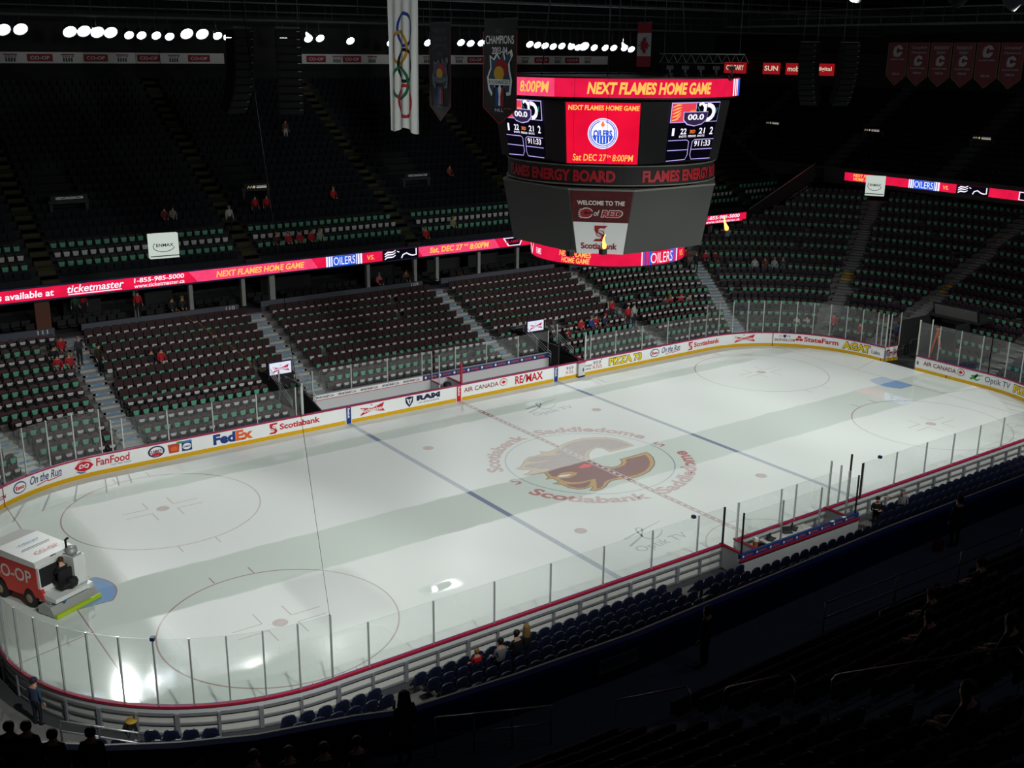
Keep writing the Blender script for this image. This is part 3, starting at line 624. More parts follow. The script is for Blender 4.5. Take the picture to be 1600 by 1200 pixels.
# near stand: navy plastic seats seen from behind
nb, ns_, na = MB(), MB(), MB()
rbox(nb, .48, .52, .06, (0, .2, .42), NVP, .12, .16); ns_.box((0, -.02, .45), (.42, .40, .06), NVP, Matrix.Rotation(.9, 3, 'X'))
armrest(na, INK, -.285)
nb.poly([(-.15, .52), (.15, .52), (.12, .78), (-.12, .78)], lambda x, z: (x, .262 + (z - .42) * .12, z), DKP)
NB, NS, NA = nb.mesh('backrest'), ns_.mesh('seat'), na.mesh('armrest')
near = {}
for k in range(6):
    d = dB(k) + .4
    for i in (4, 5):
        l = seglen(i, d); n = int(l / .578)
        for j in range(n):
            u = (j + .5) / n; x, y, nx, ny = seg(i, u, d)
            if i == 4 and (-20.75 < x < -19.45 or -7.85 < x < -7.2): continue
            if i == 4 and -7.2 <= x < 4.4 and k < (1 if x < -4.4 else 2): continue
            if i == 4 and x > 4.4 and x < 5.6 and k == 0: continue
            if i == 5 and (u > .50 or k > 2): continue
            if i == 5 and u > .44 and k == 0: continue
            if i == 4 and x < -20.6 and k > 1: continue
            if i == 4 and x > 21: continue
            if i == 5 and -25.8 < x < -24.5: continue
            if not inframe((x, y, zB(k) + .8), 10): continue
            blk = 'left corner block' if i == 5 or x < -20.6 else 'middle block' if x < -7.8 else 'penalty box block' if x < 4.4 else 'right block'
            near.setdefault((blk, k), []).append((i, u, x, y, nx, ny))
for (blk, k), L_ in near.items():
    L_.sort(key=lambda c: c[2])
    for j, (i, u, x, y, nx, ny) in enumerate(L_):
        e = empty('plastic_seat', (x, y, zB(k)), atan2(-nx, ny), label='navy plastic seat, %s row behind near boards, %s from left, %s' % (nth(k + 1), nth(j + 1), blk), cat='seat', group='navy seats along the near boards')
        inst(NB, 'backrest', e); inst(NS, 'seat', e); inst(NA, 'armrest', e)

# ------------------------------------------------------------------ far suites, balcony and upper bowl
q = MB()
for x0, x1 in ((-44, -20.6), (-19, -8.8), (-7.2, 5.6), (7.2, 18), (19.6, 42)):
    q.box(((x0 + x1) / 2, 26.5, 4.05), (x1 - x0, .18, 1.5), WALLB)
q.build('wall_far_parapet', kind='structure', label='slate parapet at the top of the lower bowl')
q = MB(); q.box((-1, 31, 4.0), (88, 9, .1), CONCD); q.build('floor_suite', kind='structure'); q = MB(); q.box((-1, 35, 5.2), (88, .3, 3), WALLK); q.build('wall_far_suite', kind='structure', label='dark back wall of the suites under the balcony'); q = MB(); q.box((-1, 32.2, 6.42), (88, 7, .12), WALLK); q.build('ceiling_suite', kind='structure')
for nm, x in (('111', -21.1), ('110', -9.2), ('109', 5.1)):
    q = MB(); q.text(nm, x - .5, 4.5, .62, .26, lambda a, b: (a, 26.395, b), SIGNW, .02); o = q.build('section_number'); tag(o, 'white section number on the slate parapet %s' % {'111': 'by the leftmost stairs', '110': 'at the top of the second stairs', '109': 'at the top of the third stairs'}[nm], 'sign')
COLM = mat('column_white', (.36, .36, .34), .7)
for n_, x in enumerate((-20.65, -14.85, -11.15, -7.44, -5.3, 2.33, 6.38, 8.35, 12.25, 16.04, 38.17)):
    q = MB(); q.box((0, 0, 1.15), ((.9, .26, .26, .26, .4)[min(n_, 4)] if n_ < 5 else .26, .3, 2.2), COLM if n_ else mat('column_tan', '6a4030', .7)); o = q.build('suite_column'); o.location = (x, 28.9, 4.05)
    tag(o, '%s column under the display ribbon, %s from the left' % ('tan' if n_ == 0 else 'white', nth(n_ + 1)), 'column', 'columns of the suites')
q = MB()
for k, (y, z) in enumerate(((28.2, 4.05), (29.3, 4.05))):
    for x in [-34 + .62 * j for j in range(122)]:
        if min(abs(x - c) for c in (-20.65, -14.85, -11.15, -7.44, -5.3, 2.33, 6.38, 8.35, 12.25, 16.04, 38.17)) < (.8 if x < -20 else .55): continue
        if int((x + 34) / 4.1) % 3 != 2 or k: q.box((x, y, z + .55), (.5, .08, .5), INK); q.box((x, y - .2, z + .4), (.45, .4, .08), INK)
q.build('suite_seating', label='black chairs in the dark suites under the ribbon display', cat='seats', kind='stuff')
# ledges with bright clutter at the back of the suites
for n_, (x0, x1) in enumerate(((-18.9, -16.4), (-13.6, -11.6), (-5.2, -1.2), (3.2, 6), (8.8, 12), (12.7, 15.8))):
    q = MB(); q.box(((x0 + x1) / 2, 31.2, 5.9), (x1 - x0, .4, .08), COLM); q.box(((x0 + x1) / 2, 31.25, 4.96), (x1 - x0 - .1, .3, 1.82), WALLK); o = q.build('counter'); tag(o, 'pale counter at the back of the suites, %s from the left' % nth(n_ + 1), 'counter', 'suite counters')
def zU(k): return 6.9 + .48 * k
def yU(k): return 29.0 + .8 * k
q = MB()
for k in range(27):
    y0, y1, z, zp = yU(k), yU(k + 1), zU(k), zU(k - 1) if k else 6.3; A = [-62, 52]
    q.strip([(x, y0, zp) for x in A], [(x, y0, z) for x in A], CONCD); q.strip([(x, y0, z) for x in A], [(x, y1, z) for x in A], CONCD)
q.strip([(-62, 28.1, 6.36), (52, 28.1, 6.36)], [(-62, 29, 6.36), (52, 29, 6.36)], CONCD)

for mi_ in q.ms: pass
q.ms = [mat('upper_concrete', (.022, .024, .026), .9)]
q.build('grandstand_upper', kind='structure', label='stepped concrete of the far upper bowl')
def xE(k): return 53. + .8 * k
q = MB()
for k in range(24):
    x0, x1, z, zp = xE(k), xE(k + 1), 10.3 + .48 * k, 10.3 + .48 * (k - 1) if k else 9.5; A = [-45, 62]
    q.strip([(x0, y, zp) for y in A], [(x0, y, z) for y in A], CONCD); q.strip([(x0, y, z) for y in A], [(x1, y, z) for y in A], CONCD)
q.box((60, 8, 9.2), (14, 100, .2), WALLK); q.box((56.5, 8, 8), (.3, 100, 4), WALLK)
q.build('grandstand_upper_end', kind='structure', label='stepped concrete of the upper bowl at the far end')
# stairs of the far upper bowl
YST = mat('stair_ochre', (.055, .05, .022), .8)
for n_, x in enumerate((-19.8, -6.3, 6.7, 18.9, 43.6)):
    q = MB()
    for k in range(26):
        for h in (0, 1): q.box((x, yU(k) + .2 - .4 * h, zU(k) + .01 - .24 * h - .12), (1.1, .4, .24), YST)
    o = q.build('stair_flight'); tag(o, 'ochre edged stairs of the far upper bowl, %s flight from the left' % nth(n_ + 1), 'stairs', 'stairs of the upper bowl')
VP = (-16.9, -3.6, 10.3)
UM = MB()
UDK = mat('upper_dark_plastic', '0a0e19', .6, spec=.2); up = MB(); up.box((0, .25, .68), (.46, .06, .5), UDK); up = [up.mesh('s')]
upc = {'G': MB(), 'W': MB()}
for kk, b in upc.items():
    b.box((0, .25, .66), (.44, .06, .42), SHELL); b.poly([(-.15, .45), (.15, .45), (.19, .75), (-.19, .75)], lambda x, z: (x, .0, z), MINT if kk == 'G' else PALE)
upc = {k: [b.mesh('s')] for k, b in upc.items()}
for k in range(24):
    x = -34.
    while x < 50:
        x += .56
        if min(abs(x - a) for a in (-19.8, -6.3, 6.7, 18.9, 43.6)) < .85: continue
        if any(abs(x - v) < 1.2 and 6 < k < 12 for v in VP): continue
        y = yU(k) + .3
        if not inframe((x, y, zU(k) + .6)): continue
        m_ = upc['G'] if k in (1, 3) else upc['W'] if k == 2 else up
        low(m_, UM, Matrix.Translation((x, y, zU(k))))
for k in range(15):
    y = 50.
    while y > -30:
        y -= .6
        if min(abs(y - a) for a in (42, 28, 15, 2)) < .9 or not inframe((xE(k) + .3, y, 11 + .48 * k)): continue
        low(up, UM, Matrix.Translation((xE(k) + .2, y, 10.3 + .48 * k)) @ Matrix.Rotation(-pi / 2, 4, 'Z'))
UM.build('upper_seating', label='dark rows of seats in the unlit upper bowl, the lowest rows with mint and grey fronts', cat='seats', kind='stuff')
# top wall with sponsor band
q = MB(); q.box((-5, 51.2, 21.5), (114, .3, 5), WALLK); q.build('wall_far_top', kind='structure'); q = MB(); q.box((72.5, 8, 20.5), (.3, 110, 6), WALLK); q.build('wall_end_top', kind='structure')
BANDW = mat('band_white', (.8, .8, .8), .7); BREDM = mat('band_red', '9a2030', .6)
band = empty('sponsor_band', (0, 50.9, 20.42), label='white band of red sponsor panels along the top of the far upper bowl', cat='banner')
X = [(-30, 1.0), (7, 44)]
for x0, x1 in X:
    q = MB(); q.rect(x0, -.42, x1, .42, lambda x, z: (x, 0, z), BANDW); q.build('cloth', band)
x = -19.5
pos = [-13.9 + 4.23 * j for j in range(-4, 4)] + [9.6, 13.2, 19.2, 22.8, 26.8, 30.8, 35, 39]
for px in pos:
    q = MB(); q.rect(px - .95, -.28, px + .95, .28, lambda x, z: (x, -.02, z), BREDM); q.text('CO-OP', px - .72, -.13, 1.44, .26, lambda x, z: (x, -.04, z), BANDW, .02); q.build('red_panel', band)
    q = MB(); px += 2.1
    if px < 44 and not (0 < px < 7.5):
        q.rect(px - .5, .2, px + .5, .28, lambda x, z: (x, -.02, z), BREDM); q.text('2014', px - .45, .05, .9, .12, lambda x, z: (x, -.02, z), DGREY); 
        for j in range(4): q.rect(px - .4 + .2 * j, -.3, px - .26 + .2 * j, 0, lambda x, z: (x, -.02, z), mat('band_teal', '40585c', .7))
        q.build('emblem_panel', band)
# portals
def portal(x, y, z, rz, sign, lab, w_=2.1, sm=None):
    e = empty('portal', (x, y, z), rz, label=lab, cat='entrance', group='portals of the upper bowl')
    q = MB(); q.box((-w_ / 2 - .1, .6, 1.2), (.2, 3, 2.6), CONCD); q.box((w_ / 2 + .1, .6, 1.2), (.2, 3, 2.6), CONCD); q.box((0, .6, 2.6), (w_ + .5, 3, .25), CONCD); q.box((0, 1.9, 1.2), (w_, .1, 2.6), BLACK); q.build('surround', e)
    q = MB(); q.box((0, -1.0, 2.85), (w_ + .3, .08, .42), BLACK)
    if sign == 'W': q.text('WESTCANADIAN.COM', -w_ * .42, 2.78, w_ * .84, .17, lambda a, b: (a, -1.05, b), emit('sign_glow_white', (.55, .57, .6), .28), .01)
    else:
        Y = emit('sign_glow_yellow', (.65, .58, .35), .55); q.line([(-w_ * .42 + .1 * j, 2.72 + .16 * (j % 2)) for j in range(5)], .05, lambda a, b: (a, -1.05, b), Y); q.ell(-w_ * .12, 2.8, .1, .1, lambda a, b: (a, -1.05, b), Y, 10); q.rect(-.02, 2.82, w_ * .45, 2.9, lambda a, b: (a, -1.05, b), emit('sign_glow_violet', (.4, .4, .7), .3)); q.rect(-.02, 2.70, w_ * .45, 2.8, lambda a, b: (a, -1.05, b), Y)
    q.build('sign', e)
portal(-16.9, 35.6, 8.7, 0, 'W', 'dark portal under a lit white name strip, left in the far upper bowl'); portal(10.3, 35.8, 8.7, 0, 'W', 'dark portal under a lit white name strip, beside the long white flag'); portal(-3.6, 35.6, 8.7, 0, 'Y', 'dark portal under a yellow strip, left of the hanging white flag', 1.7)
for n_, y in enumerate((39.7, 26.9, 15.0)): portal(59.0, y, 11.3, -pi / 2, 'Y', 'dark end portal under a yellow lit strip, %s from the left' % nth(n_ + 1), 2.0)
q = MB()
# ------------------------------------------------------------------ players' benches (far side), tunnels, penalty boxes
SPORTB = mat('bench_blue', '24407e', .5)
bench = empty('bench_wall', (0, 14.7, 0), label='grey wall with sponsor strip and glass behind the far players benches', cat='bench wall')
q = MB(); q.box((-.35, 0, .6), (17.7, .12, 1.2), GREYW); q.build('wall_panel', bench)
q = MB(); q.rect(-9.2, 1.2, -1.62, 1.5, lambda x, z: (x, -.07, z), ADW); q.rect(-9.2, 1.17, -1.62, 1.205, lambda x, z: (x, -.075, z), RED)
for j in range(5): q.text('SPORTSNET.CA', -9.05 + 1.5 * j, 1.28, 1.2, .14, lambda x, z: (x, -.08, z), NAVY, .03)
q.build('white_strip', bench)
q = MB(); q.rect(-1.62, 1.2, 8.5, 1.5, lambda x, z: (x, -.07, z), SPORTB); q.rect(-1.62, 1.17, 8.5, 1.205, lambda x, z: (x, -.075, z), RED)
for j in range(9): q.text('OXFORD', -1.2 + 1.08 * j, 1.3, .62, .12, lambda x, z: (x, -.08, z), ORA, .02); q.ell(-1.4 + 1.08 * j, 1.36, .08, .09, lambda x, z: (x, -.08, z), ADW, 10)
q.build('blue_strip', bench)
q = MB(); q.box((-.35, 0, 1.53), (17.7, .14, .05), STEEL); q.build('ledge', bench)
XS = [-9.17, -6.6, -4.1, -1.61, .9, 3.33, 5.9, 8.44]
for a, b in zip(XS, XS[1:]): pane(bench, [(a + .04, .0, 0, 1), (b - .04, .0, 0, 1)], 1.55, 3.02)
for x in XS: post(bench, (x, .03, 0, 1), 1.2, 3.05, .05)
for nm, x, m in (('bench', 0, 0),):
    t = empty('bench_divider', (.25, 13.9, 0), label='crimson capped divider with upright post between the two far benches', cat='divider')
    q = MB(); q.box((0, 0, .55), (.08, 1.5, 1.1), GREYW); q.build('panel', t)
    q = MB(); q.box((0, 0, 1.12), (.14, 1.6, .05), CAPR); q.build('cap', t)
    q = MB(); q.box((0, -.85, 1.75), (.14, .1, 1.4), CAPR); q.build('upright', t)
    t = empty('bench_gate', (-1.0, 14.1, 0), label='short grey gate with crimson cap beside the bench divider', cat='gate')
    q = MB(); q.box((0, 0, .6), (.08, .95, 1.0), GREYW); q.build('panel', t); q = MB(); q.box((0, 0, 1.12), (.12, 1.0, .05), CAPR); q.build('cap', t)
    for dx, dy in ((0, -.45), (0, .45)): pp = post(t, (dx, dy, 0, 1), 1.1, 3.0, .05)
bb = MB(); bb.lathe([(.02, .28), (.2, .26), (.27, .15), (.27, 0)], BLACK, 16); o = bb.build('drinks_tub'); o.location = (-.35, 13.75, .85); tag(o, 'black rounded tub behind the red line on the far boards', 'tub')
q = MB(); q.box((0, 0, 0), (1.3, .45, .06), CAPR); q.box((0, 0, -.42), (1.2, .4, .8), GREYW); o = q.build('shelf_box'); o.location = (-.3, 13.4, .84); tag(o, 'grey box with red lid behind the far boards at the red line', 'shelf')
for x0, x1, lb in ((-8.6, -1.4, 'left'), (.9, 8.1, 'right')):
    q = MB(); q.box(((x0 + x1) / 2, 14.25, .45), (x1 - x0, .35, .06), mat('bench_wood', '5a4a3a', .6)); 
    for j in range(4): q.box((x0 + .3 + j * (x1 - x0 - .6) / 3, 14.25, .21), (.1, .3, .42), STEEL)
    o = q.build('players_bench'); tag(o, 'long empty wooden bench on the %s side of the red line' % lb, 'bench', 'players benches')
def vom(x0, x1, nm, side):
    e = empty('tunnel_mouth', ((x0 + x1) / 2, 16, 0), label='dark players tunnel %s of the far benches with grey side walls' % side, cat='tunnel'); w_ = (x1 - x0) / 2
    q = MB(); q.box((-w_, .4, 1.0), (.1, 5.6, 2.4), WALLK); q.prism([(-2.4, 0), (3.2, 0), (3.2, 2.2), (2.0, 2.0), (-2.4, .9)], lambda y, z: (w_ - .05, y, z), lambda y, z: (w_ + .05, y, z), WALLK); q.build('side_wall', e)
    q = MB(); q.box((0, 1.3, 1.1), (2 * w_, .1, 2.3), BLACK); q.build('back', e)
    q = MB(); q.box((0, 1.9, 2.3), (2 * w_ + .2, 1.3, .14), WALLK); q.build('lintel', e)
    # rails
    for sx in (-w_ - .05, w_ + .05):
        q = MB()
        for h in (.4, .7, 1.0): q.tube([(sx, -1.6, 1.0 + h * .62), (sx, 1.6, 2.25 + h * .62)], .022, ALU)
        for t in (0, .5, 1): q.tube([(sx, -1.6 + 3.2 * t, .8 + 1.25 * t), (sx, -1.6 + 3.2 * t, 1.62 + 1.25 * t)], .02, ALU)
        q.build('handrail', e)
    t = empty('screen', ((x0 + x1) / 2 - .1, 17.35, 2.2), label='white lit screen with red bow mark above the %s tunnel' % side, cat='screen')
    q = MB(); q.box((0, .05, .5), (1.52, .1, .92), NAVY); q.build('housing', t)
    q = MB(); q.rect(-.7, .1, .7, .9, lambda x, z: (x, -.01, z), emit('screen_white', (.78, .82, .95), .95)); bow(q, -.52, .27, 1.1, .46, lambda x, z: (x, -.02, z), lambda x, z: (x, -.03, z), emit('screen_red', (.6, .02, .08), .8), emit('screen_white', (.8, .8, .9), .95)); q.build('display', t)
    q = MB(); q.box((-.2, .05, -.3), (.05, .05, .75), ALU); q.build('bracket', t); q = MB(); q.box((.2, .05, -.3), (.05, .05, .75), ALU); q.build('bracket', t)
vom(-10.6, -9.2, 'l', 'left'); vom(8.5, 10.35, 'r', 'right')
# return glass and low walls at the bench ends
for x, y0, y1, lb in ((-10.62, 13.05, 16.2, 'left'), (10.37, 13.05, 16.2, 'right')):
    e = empty('end_glass', (x, 0, 0), label='glass return with crimson capped low wall at the %s end of the far benches' % lb, cat='glass screen')
    q = MB(); q.box((0, (y0 + y1) / 2, .5), (.1, y1 - y0, 1.0), GREYW); q.build('low_wall', e); q = MB(); q.box((0, (y0 + y1) / 2, 1.03), (.14, y1 - y0, .06), CAPR); q.build('cap', e)
    pane(e, [(0, y0 + .1, 1, 0), (0, y1 - .1, 1, 0)], 1.07, 2.85)
    for y in (y0, y1): post(e, (0, y, 1, 0), 1.05, 2.95, .06)
g = empty('bench_door', (9.85, 12.85, 0), radians(8), label='open grey bench door standing out from the far boards', cat='door')
q = MB(); q.box((0, -.05, .55), (.62, .12, .9), GREYW); q.build('leaf', g); q = MB(); q.box((0, -.05, 1.05), (.66, .2, .07), CAPR); q.build('cap', g); q = MB(); q.box((.1, -.12, .5), (.06, .04, .22), BLACK); q.build('latch', g); q = MB(); q.box((0, -.05, .06), (.62, .14, .1), BLACK); q.build('sill', g)
# penalty boxes on the near side
pb = empty('penalty_box', (0, -13.8, 0), label='penalty and timekeeper boxes with blue strip, red rails and glass on the near boards', cat='penalty box')
q = MB(); q.box((-.35, -.85, .58), (7.8, .1, 1.16), GREYW); q.build('back_wall', pb)
q = MB(); q.rect(-4.2, 1.18, 3.5, 1.42, lambda x, z: (x, -.79, z), SPORTB); q.rect(-4.2, 1.18, 3.5, 1.42, lambda x, z: (x, -.91, z), SPORTB)
q.strip([(-4.2, -.79, 1.42), (3.5, -.79, 1.42)], [(-4.2, -.91, 1.42), (3.5, -.91, 1.42)], SPORTB)
for j in range(9): q.text('OXFORD', -3.9 + .83 * j, 1.25, .45, .1, lambda x, z: (x, -.915, z), ORA, .02); q.ell(-4.02 + .83 * j, 1.3, .06, .06, lambda x, z: (x, -.915, z), ADW, 10)
q.build('blue_strip', pb)
q = MB(); q.box((-.35, -.93, 1.14), (7.8, .08, .08), CAPR); q.build('red_rail', pb)
for x0, x1 in ((-4.1, -1.7), (-1.7, .77), (.77, 3.3)): pane(pb, [(x0 + .04, -.85, 0, -1), (x1 - .04, -.85, 0, -1)], 1.43, 3.2)
for x in (-4.1, -1.7, .77, 3.3): post(pb, (x, -.85, 0, 1), 1.2, 3.25, .05, BLACK if x in (-4.1, 3.3) else ALU)
for x in (-3.5, -2.65, 3.35):
    q = MB(); q.box((x, 0, .55), (.08, 1.7, 1.0), GREYW); q.build('side_wall', pb); q = MB(); q.box((x, 0, 1.08), (.14, 1.75, .06), CAPR); q.build('side_cap', pb)
for x, y, z in ((-3.5, .75, 2.8), (-2.65, .75, 2.8), (3.4, .75, 3.4), (4.2, .78, 3.0), (4.9, .78, 3.4), (3.5, -.2, 3.2), (5.7, .7, 2.8)): post(pb, (x, y, 0, 1), 1.05, z, .06, BLACK if x > 4.5 or x == -3.5 else ALU)
q = MB(); q.box((.1, .15, .78), (3.0, .9, .06), CREAM); q.box((.1, .15, .38), (2.8, .1, .76), CREAM); q.build('desk', pb)
pane(pb, [(-3.5, .65, 1, 0), (-3.5, -.75, 1, 0)], 1.1, 2.75); pane(pb, [(3.35, .65, 1, 0), (3.35, -.75, 1, 0)], 1.1, 2.9)
for n_, (x, y, a) in enumerate(((-.95, .25, .3), (.2, .35, -.4), (.75, .4, .5))):
    e = empty('console', (x, -13.8 + y, .815), a, label='dark timekeeper console on the cream desk, %s from the left' % nth(n_ + 1), cat='console', group='timekeeper equipment')
    q = MB(); q.box((0, 0, .03), (.42, .26, .06), DGREY); q.build('keypad', e); q = MB(); q.box((0, .12, .14), (.36, .04, .2), BLACK, Matrix.Rotation(-.3, 3, 'X')); q.build('monitor', e)
q = MB(); q.lathe([(.13, 0), (.17, .34), (.18, .36), (.15, .36)], mat('cooler_orange', 'c8601e', .5), 14); q.lathe([(.18, .36), (.18, .42), (.02, .43)], ADW, 14); o = q.build('water_cooler'); o.location = (-1.75, -13.35, .1); o.location.z = .0; o.scale = (.7, .7, 2.5); tag(o, 'orange water cooler in the penalty box beside the desk', 'cooler')
for n_, x in enumerate((1.7, 2.5)):
    q = MB(); q.box((0, 0, 0), (.2, .12, .02), ADW); o = q.build('paper'); o.location = (x, -14.66, 1.43); tag(o, 'white paper on the blue strip, %s from the left' % nth(n_ + 1), 'paper', 'papers on the penalty box')

# goal judge cameras on the glass
for n_, (s_, z, d) in enumerate(((s_near(-5.3) , 2.79, .05), (S_BL + QC * .417, 3.47, .05), (s_near(7.1), 2.79, .05))):
    p = bs(s_, d); q = MB(); q.box((0, 0, 0), (.16, .14, .12), NAVY, Matrix.Rotation(atan2(p[3], p[2]), 3, 'Z')); o = q.build('glass_camera'); o.location = (p[0], p[1], z)
    tag(o, 'small navy box clipped on top of the near glass, %s' % ('in front of the swirl mark', 'above the corner curve', 'right of the penalty box')[n_], 'camera', 'boxes on the glass')

# ------------------------------------------------------------------ resurfacer gate and tunnel at the far end
gt = empty('ice_gate', (30.55, 3.6, 0), 0, label='white gate of the boards swung open into the dark tunnel', cat='gate')
R_ = Matrix.Rotation(radians(-8), 4, 'Z')
gfn = lambda d: lambda x, z: tuple(R_ @ Vector((x, -d, z)))
q = MB(); q.box((.65, 0, .62), (1.3, .08, .84), WHITE, R_.to_3x3()); q.M = None; q.build('leaf', gt)
q = MB(); q.rect(.0, .0, 1.3, .21, gfn(.05), YEL); q.build('kick_plate', gt); q = MB(); q.box((.65, .0, 1.06), (1.34, .14, .06), CAPR, R_.to_3x3()); q.build('cap', gt)
q = MB(); q.text('Tim H', .12, .36, 1.1, .5, gfn(.055), MAR, .02, .25); q.build('advert', gt)
for x in (.02, .35, 1.28): post(gt, (*(R_ @ Vector((x, 0, 0)))[:2], 0, 1), .2 if x < .1 else 1.07, 3.5, .05)
pane(gt, [(*(R_ @ Vector((.37, 0, 0)))[:2], 0, 1), (*(R_ @ Vector((1.26, 0, 0)))[:2], 0, 1)], 1.1, 3.44)
post(glass, (30.56, 1.0, 1, 0), .0, 3.6, .07, mat('post_cream', (.7, .68, .6), .5)); post(glass, (31.0, .35, 1, 0), 1.0, 3.7, .05, mat('post_cream'))
tn = empty('ice_tunnel', (35, 2.3, 0), label='dark tunnel under the end stand behind the open ice gate', cat='tunnel')
q = MB(); q.box((1, 1.65, 1.2), (7, .12, 3.0), WALLK); q.build('side_wall', tn); q = MB(); q.box((2.5, -1.6, 1.2), (6, .12, 3.0), WALLK); q.build('side_wall', tn); q = MB(); q.box((3, 0, 1.2), (.1, 3.2, 3.0), BLACK); q.build('back', tn); q = MB(); q.box((3, -.4, 2.78), (4, 4, .2), WALLK); q.build('roof', tn)
q = MB(); R2 = Matrix.Rotation(radians(-16), 3, 'Y'); q.box((1.0, -.5, 3.15), (.1, 3.4, 1.0), mat('panel_grey', (.15, .15, .145), .6), R2); q.build('front_panel', tn)
q = MB(); R2 = Matrix.Rotation(radians(-16), 3, 'Y'); q.box((1.06, -.5, 3.15), (.1, 3.7, 1.25), BLACK, R2); q.build('panel_frame', tn)
q = MB()
for dy in (1.75,):
    for h in (.3, .62, .95): q.tube([(-3.0, dy, .4 + h), (-.5, dy, 1.3 + h), (2.2, dy, 2.2 + h)], .03, BLACK)
    for t in range(6): q.tube([(-3 + t * 1.04, dy, .4 + t * .36), (-3 + t * 1.04, dy, 1.36 + t * .36)], .025, BLACK)
q.build('handrail', tn)
ld = empty('stepladder', (33.0, .8, .0), radians(20), label='orange stepladder standing behind the end glass right of the gate', cat='ladder')
LO = mat('ladder_orange', 'd8582a', .5)
for sx in (-.28, .28):
    for sy in (-.45, .45):
        q = MB(); q.bar((sx, sy, 0), (sx * .6, 0, 1.7), .07, .04, LO); q.build('leg', ld)
for k in range(5):
    t = .15 + .16 * k; q = MB(); q.box((0, -.45 * (1 - t), 1.7 * t), (.52 * (1 - .4 * t), .1, .03), ALU); q.build('rung', ld)
q = MB(); q.box((0, 0, 1.72), (.4, .2, .05), LO); q.build('top_cap', ld)
ld.scale = (1.1, 1.1, 1.5); ld.location.y = 1.15

# ------------------------------------------------------------------ LED ribbons
LR = emit('led_red', (.68, .006, .05), 1.2, 1.3); LR2 = emit('led_pink', (.80, .05, .15), 1.2, 2); LWH = emit('led_white', (.92, .86, 1.0), 1.15); LGO = emit('led_gold', (1.0, .50, .10), 1.15); LBL = emit('led_blue', (.02, .10, .62), 1.2); LBK = emit('led_black', (.002, .002, .006), 1); LCR = emit('led_crimson', (.45, .01, .05), .9)
def oilbars(q, x, y, w, h, fa, fb):
    q.rect(x, y, x + w, y + h, fa, LWH); q.rect(x + .17 * w, y, x + .83 * w, y + h, fb, LBL)
    for t in (.06, .13, .87, .94): q.rect(x + t * w - .018 * w, y, x + t * w + .006 * w, y + h, fb, LBL)
    q.text('OILERS', x + .2 * w, y + .12 * h, .6 * w, .76 * h, lambda a, b: (lambda p, r: (p[0] * 2 - r[0], p[1] * 2 - r[1], p[2] * 2 - r[2]))(fb(a, b), fa(a, b)), LWH, .0)
def flamepart(q, x, y, w, h, fa, fb):
    q.rect(x, y, x + w, y + h, fa, LBK)
    g = lambda L_: [(x + a * w, y + b * h) for a, b in L_]
    for dy in (0, .26, .5): q.line(g([(.06, .12 + dy), (.14, .3 + dy), (.28, .28 + dy), (.36, .44 + dy), (.3, .34 + dy)]), [.1 * h, .16 * h, .12 * h, .08 * h, .03 * h], fb, LWH)
    q.line(g([(.52, .1), (.56, .42), (.66, .56), (.76, .34), (.84, .26), (.93, .3), (.93, .95)]), .13 * h, fb, LWH); q.line(g([(.40, .82), (.46, .72)]), .1 * h, fb, LWH)
rib = empty('ribbon_display', (0, 28, 6.32), label='long red LED ribbon with team messages along the far balcony edge', cat='display')
RB0, RB1 = .0, .74
f0 = lambda x, z: (x, -.02, z); fA = lambda x, z: (x, -.035, z); fB = lambda x, z: (x, -.05, z)
q = MB(); q.box((5, .12, .37), (78, .26, .98), NAVY); q.build('housing', rib)
q = MB(); q.rect(-34, RB0, 41.9, RB1, f0, LR); 
for x0, x1 in ((-10.9, -2.6), (6.6, 13.2)): q.poly([(x0, 0), (x1 + .5, 0), (x1, .74), (x0 - .6, .74)], lambda x, z: (x, -.025, z), LR2)
q.build('screen', rib)
def msg(fn, parent=rib):
    q = MB(); fn(q); q.build('message', parent)
msg(lambda q: (q.text('Tickets available at', -24.9, .16, 4.86, .42, fA, LWH, .02, .1)))
msg(lambda q: (q.text('ticketmaster', -19.24, .2, 3.5, .48, fA, LWH, .015, .25), q.rect(-19.2, .08, -15.9, .14, fA, LWH)))
msg(lambda q: (q.text('1-855-985-5000', -15.1, .38, 3.3, .3, fA, LWH, .02, .1), q.text('www.ticketmaster.ca', -15.1, .05, 3.3, .26, fA, LWH, .01, .1)))
msg(lambda q: q.text('NEXT FLAMES HOME GAME', -9.61, .16, 6.46, .42, fA, LGO, .03, .2))
msg(lambda q: oilbars(q, -1.46, 0, 2.88, .74, fA, fB)); msg(lambda q: q.text('VS.', 1.84, .2, .6, .34, fA, LGO, .01, .1)); msg(lambda q: flamepart(q, 3.11, 0, 3.1, .74, fA, fB))
msg(lambda q: (q.text('Sat, DEC 27', 7.2, .12, 3.0, .5, fA, LGO, .03, .15), q.text('TH', 10.3, .42, .4, .18, fA, LGO, .03, .15), q.text('8:00PM', 10.85, .14, 1.8, .46, fA, LGO, .03, .15)))
msg(lambda q: (q.poly([(14.0, .72), (16.0, .72), (15.7, .06), (14.5, .06)], fA, LWH), q.poly([(14.15, .66), (15.85, .66), (15.6, .12), (14.6, .12)], fB, LBK), q.text('FLAMES', 14.3, .28, 1.4, .24, lambda x, z: (x, -.065, z), LCR, .02)))
msg(lambda q: (q.text('1-855-985-5000', 36.6, .36, 4.4, .32, fA, LWH, .02, .1), q.text('www.ticketmaster.ca', 36.6, .05, 4.4, .24, fA, LWH, .01, .1)))
msg(lambda q: q.text('NEXT FLAMES HOME GAME', 20, .16, 6.4, .42, fA, LGO, .03, .2)); msg(lambda q: oilbars(q, 29, 0, 2.9, .74, fA, fB))
